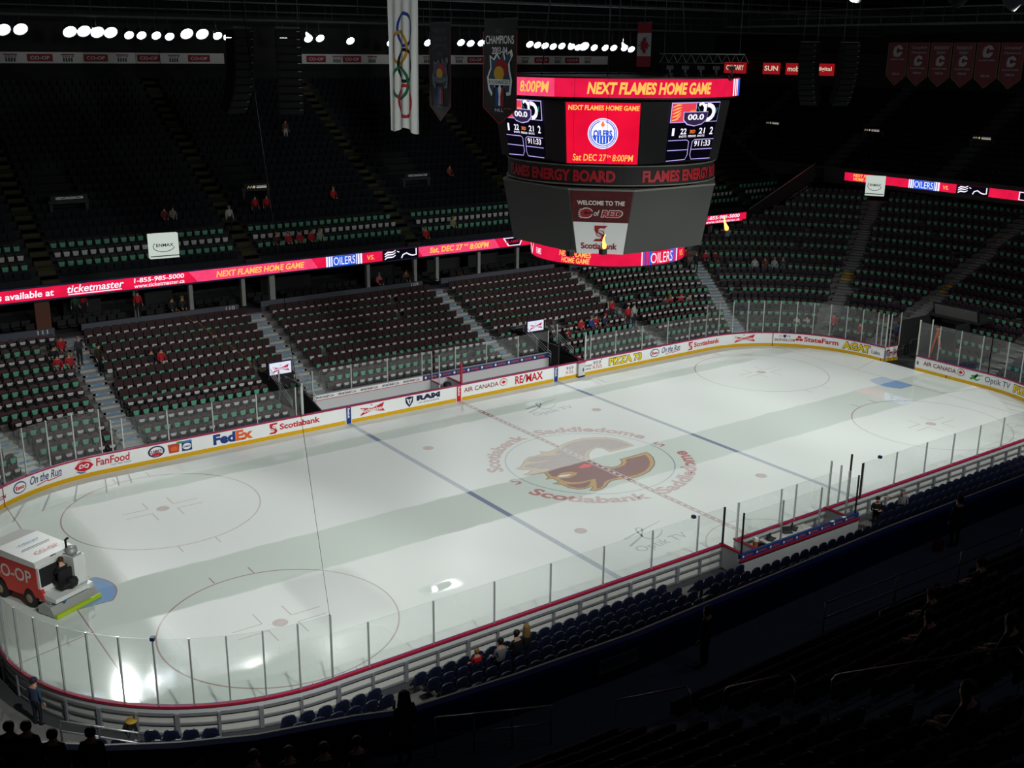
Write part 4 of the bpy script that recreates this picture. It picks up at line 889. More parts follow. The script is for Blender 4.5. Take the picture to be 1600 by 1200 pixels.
# parapet climbing to the end balcony, end ribbon
q = MB(); F27 = lambda y: lambda x, z: (x, y, z)
q.prism([(42, 5.9), (42, 7.2), (51, 11.0), (51, 9.4)], F27(27.9), F27(28.15), mat('balcony_black', (.03, .03, .032), .8)); q.build('trim_1', kind='structure', label='dark parapet climbing from the far balcony to the end balcony')
q = MB(); q.strip([(42.1, 27.85, 7.28), (51, 27.85, 11.05)], [(42.1, 27.85, 7.38), (51, 27.85, 11.15)], ALU); o = q.build('handrail'); tag(o, 'pale handrail on the climbing parapet in the far corner', 'rail')
pp = empty('power_play_banner', (49.2, 27.84, 7.6), label='black banner with white POWER PLAY lettering on the far corner parapet', cat='banner'); pp.rotation_euler = (0, radians(-22), 0)
q = MB(); q.box((0, .03, 0), (3.6, .04, 2.3), BLACK); q.build('cloth', pp)
q = MB(); q.text('POWER', -1.6, .05, 3.2, .62, lambda x, z: (x, -.0, z), mat('banner_white', (.5, .5, .5), .7), .03); q.text('PLAY', -1.5, -.85, 2.9, .7, lambda x, z: (x, -.0, z), mat('banner_white'), .04); q.text('POWERED BY OUR', -1.5, .82, 2.9, .18, lambda x, z: (x, -.0, z), mat('banner_white'), .02); q.build('lettering', pp)
for n_, (t, x, z, w_, lab, lx) in enumerate((('AVI', 42.6, 4.75, 1.5, 'teal', 43.6), ('101', 44.8, 6.0, 1.2, 'black', 0))):
    e = empty('concourse_banner', (x, 27.45 if n_ == 0 else 27.7, z), label='%s banner reading white letters below the climbing parapet' % lab, cat='banner'); q = MB(); q.box((0, .05, 0), (w_ * 1.1, .04, 1.5), mat('banner_teal', '1c3a3c', .7) if n_ == 0 else BLACK); q.build('cloth', e)
    q = MB(); q.text(t, -w_ * .4, -.05 if n_ == 0 else -.25, w_ * .8, .5, lambda a, b: (a, 0, b), mat('banner_white'), .02); q.build('lettering', e)
q = MB(); q.box((42.7, 27.75, 4.5), (4.4, .1, 2.3), mat('concourse_wall', (.22, .22, .2), .7)); q.build('wall_concourse', kind='structure', label='pale concourse wall behind the teal banner')
er = empty('end_ribbon_display', (52, 0, 9.72), label='red LED ribbon along the end balcony edge, upper right', cat='display')
gE = lambda d: lambda t, z: (-d, 25.02 - t, z)
q = MB(); q.box((.13, 2, .38), (.26, 51, 1.5), mat('balcony_grey', (.05, .05, .052), .8)); q.build('housing', er)
q = MB(); q.rect(0, 0, 50, .76, gE(.02), LR); q.build('screen', er)
e1, e2 = gE(.035), gE(.05)
msg(lambda q: (q.text('NEXT FLAMES', 1.0, .42, 2.6, .28, e1, LGO, .03, .15), q.text('HOME GAME', 1.05, .08, 2.4, .28, e1, LGO, .03, .15)), er); msg(lambda q: oilbars(q, 7.1, 0, 3.15, .76, e1, e2), er); msg(lambda q: q.text('VS.', 10.6, .2, .55, .34, e1, LGO, .01, .1), er); msg(lambda q: flamepart(q, 11.9, 0, 3.1, .76, e1, e2), er); msg(lambda q: (q.rect(17.7, .04, 18.6, .72, e1, LWH), q.rect(17.8, .1, 18.6, .66, e2, LBK)), er)
# hanging white cube signs
def cube_sign(loc, rz, w_, h, lab):
    e = empty('hanging_sign', loc, rz, label=lab, cat='sign'); q = MB(); q.box((0, 0, 0), (w_, w_ * .28, h), emit('cube_glow', (.56, .63, .57), .95)); q.build('box', e)
    q = MB(); y = -w_ * .14 - .01; q.text('ENMAX', -w_ * .28, -.02 * h, w_ * .6, h * .13, lambda a, b: (a, y, b), mat('sign_ink', '20222a', .6), .02); q.ring(-.02 * w_, 0, w_ * .38, h * .24, .035, lambda a, b: (a, y, b), mat('sign_violet', '4a3a6a', .6), 24, pi * .8, pi * 1.95); q.rect(-w_ * .5, -h * .42, w_ * .5, -h * .38, lambda a, b: (a, y, b), mat('sign_ink')); q.build('lettering', e)
    q = MB()
    for dx in (-w_ * .4, w_ * .4): q.tube([(dx, 0, h / 2), (dx, 0, 27.05 - loc[2])], .008, mat('cord_black', (.003, .003, .003), .9, spec=.05), 4)
    q.build('cable', e)
cube_sign((-18.2, 12.06, 11.7), radians(-6), 1.42, 1.22, 'white cube sign with dark swoosh lettering hanging over the left far stand'); cube_sign((24.2, 1.27, 13.2), radians(-62), 1.15, 1.25, 'white cube sign hanging in front of the end ribbon')
# ------------------------------------------------------------------ centre-hung scoreboard
SBX, SBY = .45, -.32
sb = empty('scoreboard', (SBX, SBY, 11.4), label='huge eight sided scoreboard with red screens hanging over centre ice', cat='scoreboard')
SBK = mat('scoreboard_black', (.008, .008, .01), .5); SBG = mat('scoreboard_grey', (.052, .054, .052), .75); SBT = mat('scoreboard_trim', (.16, .16, .14), .6)
Z0 = 11.4
def octo(H, c): k = H - c; return [(-k, -H), (k, -H), (H, -k), (H, k), (k, H), (-k, H), (-H, k), (-H, -k)]
def loft(q, H0, c0, z0, H1, c1, z1, m, cap=True):
    A = [(x, y, z0 - Z0) for x, y in octo(H0, c0)]; B = [(x, y, z1 - Z0) for x, y in octo(H1, c1)]
    q.strip(A, B, m, closed=True)
    if cap: q.add(A, [tuple(range(8))[::-1]], m); q.add(B, [tuple(range(8))], m)
def face(i, H0, c0, z0, H1, c1, z1):
    """point on side i of a tapered octagon: u 0..1 across seen from outside, v 0..1 up"""
    a0, b0 = octo(H0, c0)[i], octo(H0, c0)[(i + 1) % 8]; a1, b1 = octo(H1, c1)[i], octo(H1, c1)[(i + 1) % 8]
    n = Vector((b0[1] - a0[1], a0[0] - b0[0], 0)).normalized()
    def mk(d):
        def fn(u, v):
            x0 = a0[0] + (b0[0] - a0[0]) * u; y0 = a0[1] + (b0[1] - a0[1]) * u; x1 = a1[0] + (b1[0] - a1[0]) * u; y1 = a1[1] + (b1[1] - a1[1]) * u
            return (x0 + (x1 - x0) * v + n.x * d, y0 + (y1 - y0) * v + n.y * d, z0 + (z1 - z0) * v - Z0)
        return fn
    return mk
U_ = (4.85, 2.35, 16.35, 5.2, 2.45, 19.1)
q = MB(); loft(q, *U_, SBK); loft(q, 4.2, 2.0, 15.0, 4.5, 2.1, 16.4, SBK); loft(q, 4.8, 2.2, 19.1, 4.9, 2.2, 20.1, SBK); q.build('upper_body', sb)
def led(nm, fn, par): q = MB(); fn(q); return q.build(nm, par)
VR = emit('video_red', (.82, .003, .035), 1.1, .6); LILAC = emit('led_lilac', (.55, .42, .95), 1.1); LRED2 = emit('led_logo_red', (.75, .05, .08), 1.1); LOR = emit('led_orange', (1., .22, .04), 1.1); LTEAL = emit('led_teal', (.02, .3, .22), 1); LDKV = emit('led_dark_violet', (.03, .02, .06), 1)
def oilers(q, cx, cy, r, asp, f, g, h, k):
    q.ell(cx, cy, r, r * asp, f, LWH, 40); q.ring(cx, cy, r * .93, r * .93 * asp, r * .05, g, LBL); q.ring(cx, cy, r * .83, r * .83 * asp, r * .07, g, LBL)
    q.poly([(cx + r * .7 * cos(a), cy + r * asp * .7 * sin(a)) for a in [radians(190 + 16 * i) for i in range(11)]], g, LBL)
    for t in (-.4, -.2, 0, .2, .4): q.rect(cx + t * r - .03 * r, cy - .62 * r * asp, cx + t * r + .03 * r, cy - .05 * r * asp, h, LWH)
    q.text('OILERS', cx - r * .62, cy - r * .22 * asp, r * 1.24, r * .46 * asp, h, LBL, .05); q.text('OILERS', cx - r * .60, cy - r * .2 * asp, r * 1.2, r * .42 * asp, k, LBL, .0)
    q.ell(cx, cy + r * .62 * asp, r * .24, r * .24 * asp, h, LWH, 16); q.poly([(cx - r * .14, cy + r * .56 * asp), (cx, cy + r * .42 * asp), (cx + r * .14, cy + r * .56 * asp), (cx, cy + r * .86 * asp)], k, LOR)
for i in (7,):
    mk = face(i, *U_); f, g, h, k, l = mk(.02), mk(.04), mk(.06), mk(.08), mk(.1); asp = 3.4 / 2.75
    v = led('video_screen', lambda q: q.rect(.02, .0, .98, .98, f, VR), sb)
    led('message', lambda q: (q.text('NEXT FLAMES HOME GAME', .05, .86, .92, .08, g, LGO, .03, .12), q.text('Sat DEC 27', .1, .045, .46, .11, g, LGO, .012, .12), q.text('TH', .565, .1, .055, .045, g, LGO, .01, .1), q.text('8:00PM', .64, .045, .28, .11, g, LGO, .012, .12)), v)
    led('team_emblem', lambda q: oilers(q, .505, .49, .2, asp, g, h, k, l), v)
def board(i, uo=0.):
    mk = face(i, *U_); f0_, g0, h0, k0 = mk(.02), mk(.04), mk(.06), mk(.08)
    S = lambda fn: lambda u, v: fn(uo + .02 + u * .56, .02 + v * .96)
    f, g, h, k = S(f0_), S(g0), S(h0), S(k0)
    v = led('score_screen', lambda q: q.rect(0, 0, 1, 1, f, LBK), sb)
    def art(q):
        # header with two team panels
        q.rect(.0, .66, 1, 1, g, LILAC); q.rect(.01, .67, .5, .985, h, LRED2); q.rect(.51, .67, .99, .985, h, LBK)
        for j in range(5): q.line([(.02, .70 + .055 * j), (.12, .72 + .06 * j), (.2, .80 + .04 * j)], [.012, .03, .006], k, LGO)
        q.ring(.44, .72, .13, .15, .05, k, LOR, 20, .3, pi); q.ring(.75, .82, .17, .16, .07, k, LWH, 24, -pi / 2, pi * .55); q.rect(.66, .67, .72, .97, k, LWH); q.line([(.55, .95), (.62, .98), (.7, .9)], .05, k, LWH); q.line([(.82, .70), (.93, .82), (.95, .9)], .012, k, LTEAL); q.line([(.53, .92), (.6, .82)], .012, k, LTEAL)
        q.poly([(.24, .84), (.76, .84), (.75, .7), (.66, .62), (.5, .59), (.34, .62), (.25, .7)], mk2(.1), LILAC); q.poly([(.25, .83), (.75, .83), (.74, .71), (.65, .635), (.5, .605), (.35, .635), (.26, .71)], mk2(.12), LDKV)
        q.text('00.0', .33, .70, .34, .1, mk2(.14), LWH, .03)
        for t, x, y, w_, hh, m in (('1', .06, .44, .05, .13, LWH), ('22', .24, .46, .13, .1, LWH), ('3RD', .44, .47, .12, .06, LOR), ('21', .64, .46, .13, .1, LWH), ('2', .88, .44, .07, .13, LWH), ('SHOTS', .22, .405, .16, .035, LWH), ('PERIOD', .42, .405, .17, .035, LWH), ('SHOTS', .62, .405, .16, .035, LWH), ('91', .58, .24, .11, .1, LWH), ('1:33', .74, .24, .2, .1, LWH)): q.text(t, x, y, w_, hh, h, m, .02)
        for pts in ([(0, .36), (.40, .36), (.45, .33), (.46, .1), (.42, .02), (.0, .01)], [(0, .19), (.45, .19)], [(1, .36), (.58, .36), (.53, .33), (.52, .1), (.56, .02), (1., .02)], [(.53, .19), (1, .19)]): q.line(pts, .012, h, LILAC)
    mk2 = lambda d: S(mk(d))
    led('score_graphic', art, v)
board(0, .30); board(6, .12)
# curved LED crown
def cyl(r, d): return lambda t, z: ((r + d) * cos(radians(229 + t)), (r + d) * sin(radians(229 + t)), z - Z0)
R1 = 6.05; c0, c1_, c2_ = cyl(R1, 0), cyl(R1, .02), cyl(R1, .04)
q = MB(); T = [4 * i for i in range(91)]
q.strip([c0(t, 19.2) for t in T], [c0(t, 20.15) for t in T], SBK); q.strip([cyl(4.6, 0)(t, 20.15) for t in T], [c0(t, 20.15) for t in T], SBK); q.strip([cyl(4.6, 0)(t, 19.2) for t in T], [c0(t, 19.2) for t in T], SBK); cr = q.build('crown', sb)
def crown(q):
    q.rect(-95, 19.28, 95, 20.08, c1_, LR, 60); q.rect(-75, 19.28, -25, 20.08, cyl(R1, .03), LR2, 16)
led('crown_screen', crown, cr)
def crownt(q):
    q.text('NEXT FLAMES HOME GAME', -10.5, 19.42, 57, .52, c2_, LGO, .04, .2); q.text('8:00PM', -43.5, 19.44, 16, .5, c2_, LGO, .02, .15); q.text('TH', -50, 19.7, 4.5, .24, c2_, LGO, .02, .15); q.text('Sat, DEC 27', -82, 19.44, 30, .46, c2_, LGO, .02, .15)
    for t in (66, 69, 72): q.rect(t, 19.3, t + 1.6, 20.06, c2_, LWH)
    q.rect(73.8, 19.3, 80, 20.06, c2_, LBL); q.line([(-88, 19.4), (-85, 19.9), (-83, 19.4), (-81, 19.95)], .14, c2_, LWH)
led('message', crownt, cr)
# letter ring
R2_ = 5.1; LET = mat('letter_red', 'a81c28', .5); e0, e1_ = cyl(R2_, 0), cyl(R2_, .03)
q = MB(); q.strip([e0(t, 15.35) for t in T], [e0(t, 16.25) for t in T], mat('ring_dark', (.009, .009, .009), .7)); q.strip([cyl(4.4, 0)(t, 16.25) for t in T], [e0(t, 16.25) for t in T], SBK); q.strip([cyl(4.4, 0)(t, 15.35) for t in T], [e0(t, 15.35) for t in T], SBK)
for z in (15.37, 16.23): q.tube([cyl(R2_, .04)(t, z) for t in T], .035, SBT, 5, False)
ring = q.build('letter_ring', sb)
led('ring_lettering', lambda q: q.text('FLAMES ENERGY BOARD', -69, 15.5, 72, .54, e1_, LET, .045), ring)
for t0 in (17, 107, 197): led('ring_lettering', lambda q: q.text('FLAMES ENERGY BOARD', t0, 15.5, 72, .54, e1_, LET, .045), ring)
# lower tapered drum
D_ = (4.1, 1.6, 12.15, 4.72, 2.15, 15.15)
q = MB(); loft(q, *D_, SBG); loft(q, 4.74, 2.15, 15.12, 4.74, 2.15, 15.2, SBT); lower = q.build('lower_drum', sb)
for i in (1, 3, 5, 7):
    mk = face(i, *D_); f, g, h = mk(.02), mk(.035), mk(.05)
    p = led('sponsor_panel', lambda q: (q.rect(.02, .0, .98, .5, f, mat('panel_white', (.62, .63, .62), .6)), q.rect(.02, .5, .98, 1, f, mat('panel_crimson', '4a1014', .6, noise=.6, nscale=3))), lower)
    def pl(q):
        q.text('WELCOME TO THE', .12, .77, .76, .07, g, mat('panel_letter', (.6, .6, .58), .6), .03); W_ = mat('panel_letter'); R0 = mat('panel_red', '8a1822', .6)
        q.text('RED', .50, .58, .37, .12, g, W_, .09, .2); q.text('RED', .515, .59, .34, .1, h, R0, .04, .2); q.text('of', .385, .6, .1, .09, g, W_, .01, .2)
        C = [(1, .62), (.62, .62), (.6, .74), (.5, .76), (.4, .66), (.36, .5), (.4, .36), (.5, .3), (.6, .34), (.64, .42), (.98, .42), (.9, .2), (.72, .04), (.5, 0), (.3, .04), (.1, .0), (.2, .12), (0, .14), (.14, .26), (-.02, .32), (.12, .42), (.0, .5), (.14, .58), (.04, .68), (.2, .72), (.12, .84), (.3, .86), (.44, .98), (.64, 1), (.84, .92), (.96, .78)]
        q.poly([(.12 + x * .25, .56 + y * .17) for x, y in C], g, W_); q.poly([(.14 + x * .22, .575 + y * .14) for x, y in C], h, R0)
        s_logo(q, .37, .2, .26, .25, g, R0, mat('panel_white')); q.text('Scotiabank', .12, .075, .72, .1, g, R0, .03)
    led('panel_art', pl, p)
FLC = [(1, .62), (.62, .62), (.6, .74), (.5, .76), (.4, .66), (.36, .5), (.4, .36), (.5, .3), (.6, .34), (.64, .42), (.98, .42), (.9, .2), (.72, .04), (.5, 0), (.3, .04), (.1, .0), (.2, .12), (0, .14), (.14, .26), (-.02, .32), (.12, .42), (.0, .5), (.14, .58), (.04, .68), (.2, .72), (.12, .84), (.3, .86), (.44, .98), (.64, 1), (.84, .92), (.96, .78)]
# bottom LED ring
R3 = 3.87; b0, b1, b2 = cyl(R3, 0), cyl(R3, .02), cyl(R3, .04)
q = MB(); q.strip([b0(t, 11.35) for t in T], [b0(t, 12.15) for t in T], SBK); q.strip([cyl(3.2, 0)(t, 12.15) for t in T], [b0(t, 12.15) for t in T], SBK); q.strip([cyl(3.2, 0)(t, 11.35) for t in T], [b0(t, 11.35) for t in T], SBK); lo = q.build('bottom_ring', sb)
led('ring_screen', lambda q: q.rect(-95, 11.42, 95, 12.08, b1, LR, 60), lo)
def lot(q):
    q.text('NEXT FLAMES', -36, 11.77, 25, .26, b2, LGO, .02, .15); q.text('HOME GAME', -34, 11.47, 22, .26, b2, LGO, .02, .15)
    oilbars(q, 25, 11.42, 36, .66, b2, cyl(R3, .055)); q.text('VS.', 65, 11.6, 8, .3, b2, LGO, .01, .1); q.line([(-88, 11.5), (-80, 12.0), (-74, 11.5), (-70, 12.0)], .16, b2, LWH); q.text('FLAMES', -64, 11.6, 8, .3, b2, LWH, .01)
led('message', lot, lo)
for dx, dy in ((-2.5, -2.5), (2.5, -2.5), (2.5, 2.5), (-2.5, 2.5)):
    q = MB(); q.tube([(dx, dy, 8.7), (dx * .8, dy * .8, 15.5)], .03, SBK, 5); q.build('cable', sb)

# ------------------------------------------------------------------ roof steel, floods
ROOF = mat('roof_black', (.012, .013, .015), .9); TR = mat('truss_dark', (.035, .037, .04), .7); TRL = mat('pipe_grey', (.16, .165, .17), .5)
q = MB(); q.box((0, 0, 27.2), (190, 130, .3), ROOF); q.build('ceiling', kind='structure', label='black roof over the arena')
def catwalk(a, b, lab, w_=1.0, m=TR):
    e = empty('catwalk', a, label=lab, cat='catwalk', group=None); d = Vector(b) - Vector(a); n = Vector((-d.y, d.x, 0)).normalized() * w_ / 2
    q = MB(); q.bar((0, 0, 0), d, w_, .12, m); q.build('deck', e)
    for s_ in (-1, 1):
        q = MB()
        for h in (.55, 1.1): q.tube([n * s_ + Vector((0, 0, h)), d + n * s_ + Vector((0, 0, h))], .03, m if s_ < 0 else TRL, 4)
        k = int(d.length / 2.4)
        for i in range(k + 1): q.tube([d * (i / k) + n * s_, d * (i / k) + n * s_ + Vector((0, 0, 1.1))], .02, m, 4)
        q.build('guard_rail', e)
    q = MB()
    for i in range(int(d.length / 6) + 1): p = d * (i * 6 / d.length); q.tube([p, p + Vector((0, 0, 27 - a[2]))], .025, m, 4)
    q.build('hanger', e)
catwalk((-46, 28.6, 23.0), (60, 28.6, 23.0), 'long dark catwalk above the far line of flood lamps'); catwalk((-46, 20, 24.2), (60, 20, 24.4), 'dark catwalk crossing high behind the scoreboard')
catwalk((-34, -6, 24.4), (48, -6, 24.4), 'dark catwalk crossing high in front of the scoreboard'); catwalk((-26, -28.6, 23.1), (40, -28.6, 23.1), 'dark catwalk with the near line of flood lamps, upper right')
catwalk((34, 24, 23.3), (34, -26, 23.3), 'dark catwalk across the far end of the rink roof'); catwalk((-20, 26, 24.8), (-20, -22, 24.8), 'dark catwalk across the left end of the roof')
LENS = emit('flood_lens', (.80, .88, 1.0), 22); HOUS = mat('lamp_housing', (.10, .10, .105), .5, .4); REFL = mat('lamp_back', (.5, .52, .5), .35, .7)
UX = ((20, -20.6), (110, -17.45), (180, -14.85), (300, -10.1), (545, 1.05), (911, 21.8), (990, 27.2))
def u2x(u):
    for (u0, x0), (u1, x1) in zip(UX, UX[1:]):
        if u <= u1: return x0 + (x1 - x0) * (u - u0) / (u1 - u0)
fl_u = ((6, 50), (31, 49), (109, 51), (131, 50), (152, 51), (173, 51), (201, 54), (220, 54), (243, 54), (264, 55), (292, 51), (315, 51), (337, 53), (352, 54), (437, 53), (476, 55), (495, 54), (545, 57), (601, 59), (655, 58), (705, 57), (720, 58), (737, 57), (755, 58), (816, 58), (829, 59), (842, 60), (856, 61), (871, 60), (888, 61), (900, 62), (911, 60), (926, 62), (943, 62), (956, 62), (973, 62), (984, 64))
def flood(x, y, z, aim, lab, r=.36, grp='flood lamps of the far line'):
    e = empty('flood_lamp', (x, y, z), label=lab, cat='lamp', group=grp); R = (Vector(aim) - Vector((x, y, z))).to_track_quat('Z', 'Y').to_matrix()
    q = MB(); q.lathe([(.02, -.55), (.16, -.5), (.2, -.25), (r * 1.02, 0), (r * 1.06, .04)], HOUS if y > 0 else REFL, 14, R=R); q.build('housing', e)
    q = MB(); q.lathe([(1e-3, .02), (r * .95, .015)], LENS, 14, R=R); q.build('lens', e)
    q = MB(); q.tube([(0, 0, 0), (0, .15 if y > 0 else -.15, .5), (0, .2 if y > 0 else -.2, (23.0 if y > 0 else 23.1) - z)], .035, TR, 5); q.build('bracket', e)
for n_, (u, v) in enumerate(fl_u):
    x = u2x(max(u, 20)) - (.55 if u < 20 else 0) ; z = 22.03 + (50 - v) * .046 + .1
    flood(x, 28.0, z, (x * .8, 2, 0), 'glaring white flood lamp, %s from the left in the far line' % nth(n_ + 1), .40 if v < 52 or u == 911 else .29)
for n_, x in enumerate((-19.5, -17.4, -14.0, -11.9, -11.0, -8.2, -5)):
    flood(x, -28.0, 22.3 + .0 * n_, (x * .8, -2, 0), 'flood lamp seen from behind in the upper right, %s from the left' % nth(n_ + 1), .2, 'flood lamps of the near line')
# ------------------------------------------------------------------ hanging flags and banners
def cloth(name, parent, w_, h, m, tip=0., wav=.06, n=16, k=8, fn=None):
    q = MB(); f = fn or (lambda y, z: (wav * sin(y * 5.2 + z * .25) * (.35 + .65 * (1 - (z + h) / h)), y, z))
    for j in range(k):
        z0, z1 = -h * j / k, -h * (j + 1) / k
        Y = [-w_ / 2 + w_ * i / n for i in range(n + 1)]
        q.strip([f(y, z0) for y in Y], [f(y, z1) for y in Y], m, True)
    if tip: q.poly([(-w_ / 2, -h), (w_ / 2, -h), (0, -h - tip)], f, m)
    return q.build(name, parent), f
FLW = mat('flag_white', (.80, .82, .80), .75)
fl = empty('ring_flag', (-9.2, 3.35, 24.3), label='long white flag with five linked coloured rings hanging left of the scoreboard', cat='flag')
def wf(y, z): return (.07 * sin(y * 8 + z * .3) * min(1, -z / 6 + .25) , y * (1 - .06 * sin(-z * .45)), z + (.12 * cos(y * 3) if z < -6.3 else 0))
cl, f_ = cloth('cloth', fl, 2.72, 6.72, FLW, 0, fn=wf, n=28, k=20)
off = lambda y, z: (lambda p: (p[0] - .02, p[1], p[2]))(wf(-y, z))
RINGS = ((.16, -2.2, '1f3f8f'), (-.3, -3.0, 'b8862a'), (.16, -3.78, '14161c'), (-.28, -4.58, '1f6a4a'), (.16, -5.38, 'b02a34'))
def rgs(q):
    for n_, (cy, cz, hx) in enumerate(RINGS): q.ring(cy, cz, .72, .78, .15, lambda y, z: (lambda p: (p[0] - .004 * n_, p[1], p[2]))(off(y, z)), mat('ring_' + hx, hx, .7), 48)
led('linked_rings', rgs, cl)
q = MB(); q.tube([(0, -1.4, .05), (0, 1.4, .05)], .03, TR, 5); 
for y in (-1.3, 1.3): q.tube([(0, y, .05), (0, y, 2.75)], .012, TR, 4)
q.build('hanging_rod', fl)
def blackban(loc, w_, h, tip, dim, lab, lines):
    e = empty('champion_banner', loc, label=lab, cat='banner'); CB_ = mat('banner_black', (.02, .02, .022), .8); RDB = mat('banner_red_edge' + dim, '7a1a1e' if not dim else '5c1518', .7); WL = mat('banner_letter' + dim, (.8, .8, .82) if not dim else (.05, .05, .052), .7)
    c, f = cloth('cloth', e, w_, h, CB_, tip, .02, 6, 4); o = lambda d: lambda y, z: (-d - .03, -y, z)
    led('red_edge', lambda q: q.line([(w_ / 2, -.5), (w_ / 2, -h), (0, -h - tip), (-w_ / 2, -h), (-w_ / 2, -.5)], .09, o(.01), RDB), c)
    def L_(q):
        for t, y, zz, ww, hh in lines: q.text(t, -ww / 2, zz, ww, hh, o(.02), WL if t != 'NLL' else mat('banner_letter_dim', (.09, .09, .09), .7), .01)
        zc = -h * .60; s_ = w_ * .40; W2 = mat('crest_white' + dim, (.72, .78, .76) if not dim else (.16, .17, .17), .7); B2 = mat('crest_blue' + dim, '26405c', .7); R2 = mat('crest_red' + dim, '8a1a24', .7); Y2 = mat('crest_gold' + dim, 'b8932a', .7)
        S = [(-.85, -.7), (-.6, -1), (-.4, -.6), (.4, -.6), (.55, -.95), (.85, -.9), (.95, -.3), (.8, .1), (.75, .45), (1., .75), (.9, 1.), (.62, .85), (.45, .6), (.3, .95), (.1, .55), (-.2, .85), (-.45, .6), (-.75, .75), (-.7, .2), (-.95, -.2)]
        q.poly([(x * s_, zc + y * s_) for x, y in S], o(.02), W2); q.poly([(x * s_ * .86, zc + y * s_ * .86) for x, y in S], o(.03), B2); q.ell(.15 * s_, zc + .2 * s_, .5 * s_, .4 * s_, o(.04), R2, 14); q.ell(0, zc - .02 * s_, .4 * s_, .32 * s_, o(.05), Y2, 9); q.rect(-.8 * s_, zc - .5 * s_, .8 * s_, zc - .26 * s_, o(.06), W2); q.text('ROUGHNECKS', -.74 * s_, zc - .46 * s_, 1.48 * s_, .16 * s_, o(.07), B2, .02)
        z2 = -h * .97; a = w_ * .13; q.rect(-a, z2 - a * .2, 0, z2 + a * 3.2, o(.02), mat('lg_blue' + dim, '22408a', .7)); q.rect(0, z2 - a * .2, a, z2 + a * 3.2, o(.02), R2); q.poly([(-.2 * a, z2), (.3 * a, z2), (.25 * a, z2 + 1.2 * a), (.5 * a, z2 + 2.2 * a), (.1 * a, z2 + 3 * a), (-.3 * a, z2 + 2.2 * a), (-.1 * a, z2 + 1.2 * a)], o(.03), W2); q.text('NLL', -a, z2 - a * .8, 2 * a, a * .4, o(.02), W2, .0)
    led('lettering', L_, c)
    q = MB(); q.tube([(0, -w_ / 2, .03), (0, w_ / 2, .03)], .03, TR, 5)
    for y in (-w_ / 2, w_ / 2): q.tube([(0, y, .03), (0, y, 27 - loc[2])], .012, TR, 4)
    q.build('hanging_rod', e)
blackban((-6.3, -.33, 22.55), 2.6, 3.85, .7, '', 'black banner with white CHAMPIONS lettering hanging in front of the scoreboard', (('NLL', 0, -.6, .6, .2), ('CHAMPIONS', 0, -1.05, 2.2, .36), ('2003-04', 0, -1.5, 1.2, .32)))
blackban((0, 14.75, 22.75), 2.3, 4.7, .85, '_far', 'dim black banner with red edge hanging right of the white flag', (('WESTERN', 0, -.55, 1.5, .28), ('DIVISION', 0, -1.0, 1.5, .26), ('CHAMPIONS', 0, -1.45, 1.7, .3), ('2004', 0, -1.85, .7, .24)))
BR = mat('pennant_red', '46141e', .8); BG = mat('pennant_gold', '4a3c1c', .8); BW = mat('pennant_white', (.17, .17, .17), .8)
BT = (('', ''), ('Campbell', 'Champions'), ("PRESIDENTS'", 'TROPHY'), ("PRESIDENTS'", 'TROPHY'), ('', ''), ('Campbell', 'Champions'))
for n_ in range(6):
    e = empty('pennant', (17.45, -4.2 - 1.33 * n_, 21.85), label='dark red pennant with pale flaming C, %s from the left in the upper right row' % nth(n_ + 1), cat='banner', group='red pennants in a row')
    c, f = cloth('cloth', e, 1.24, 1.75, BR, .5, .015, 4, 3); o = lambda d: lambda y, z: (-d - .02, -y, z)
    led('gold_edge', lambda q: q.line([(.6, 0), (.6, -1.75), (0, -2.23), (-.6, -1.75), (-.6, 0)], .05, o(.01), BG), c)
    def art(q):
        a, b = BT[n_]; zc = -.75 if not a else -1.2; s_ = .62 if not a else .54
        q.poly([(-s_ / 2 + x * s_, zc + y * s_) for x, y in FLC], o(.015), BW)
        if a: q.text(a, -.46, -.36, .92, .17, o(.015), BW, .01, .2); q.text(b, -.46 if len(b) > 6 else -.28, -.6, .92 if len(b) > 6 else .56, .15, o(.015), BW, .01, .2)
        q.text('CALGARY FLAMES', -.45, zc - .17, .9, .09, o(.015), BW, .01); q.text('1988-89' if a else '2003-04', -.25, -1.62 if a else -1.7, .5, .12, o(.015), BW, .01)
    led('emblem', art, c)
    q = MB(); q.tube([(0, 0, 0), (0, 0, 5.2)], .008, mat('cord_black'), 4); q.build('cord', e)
cf = empty('maple_leaf_flag', (9.6, 7.6, 22.9), label='red and white maple leaf flag hanging behind the lighting truss', cat='flag')
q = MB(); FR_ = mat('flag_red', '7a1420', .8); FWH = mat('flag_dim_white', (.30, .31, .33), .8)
o = lambda d: lambda y, z: (-d, -y, z)
q.rect(-.6, -.6, .6, 0, o(0), FR_); q.rect(-.6, -1.9, .6, -.6, o(0), FWH); q.rect(-.6, -2.5, .6, -1.9, o(0), FR_); q.poly([(.0 + y, -1.3 + x) for x, y in leaf_pts(0, 0, .5)], o(.01), FR_); q.build('cloth', cf); q = MB(); q.tube([(0, -.62, 0), (0, .62, 0)], .03, TR, 5); q.tube([(0, 0, 0), (0, 0, 4.2)], .015, TR, 4); q.build('hanging_rod', cf)
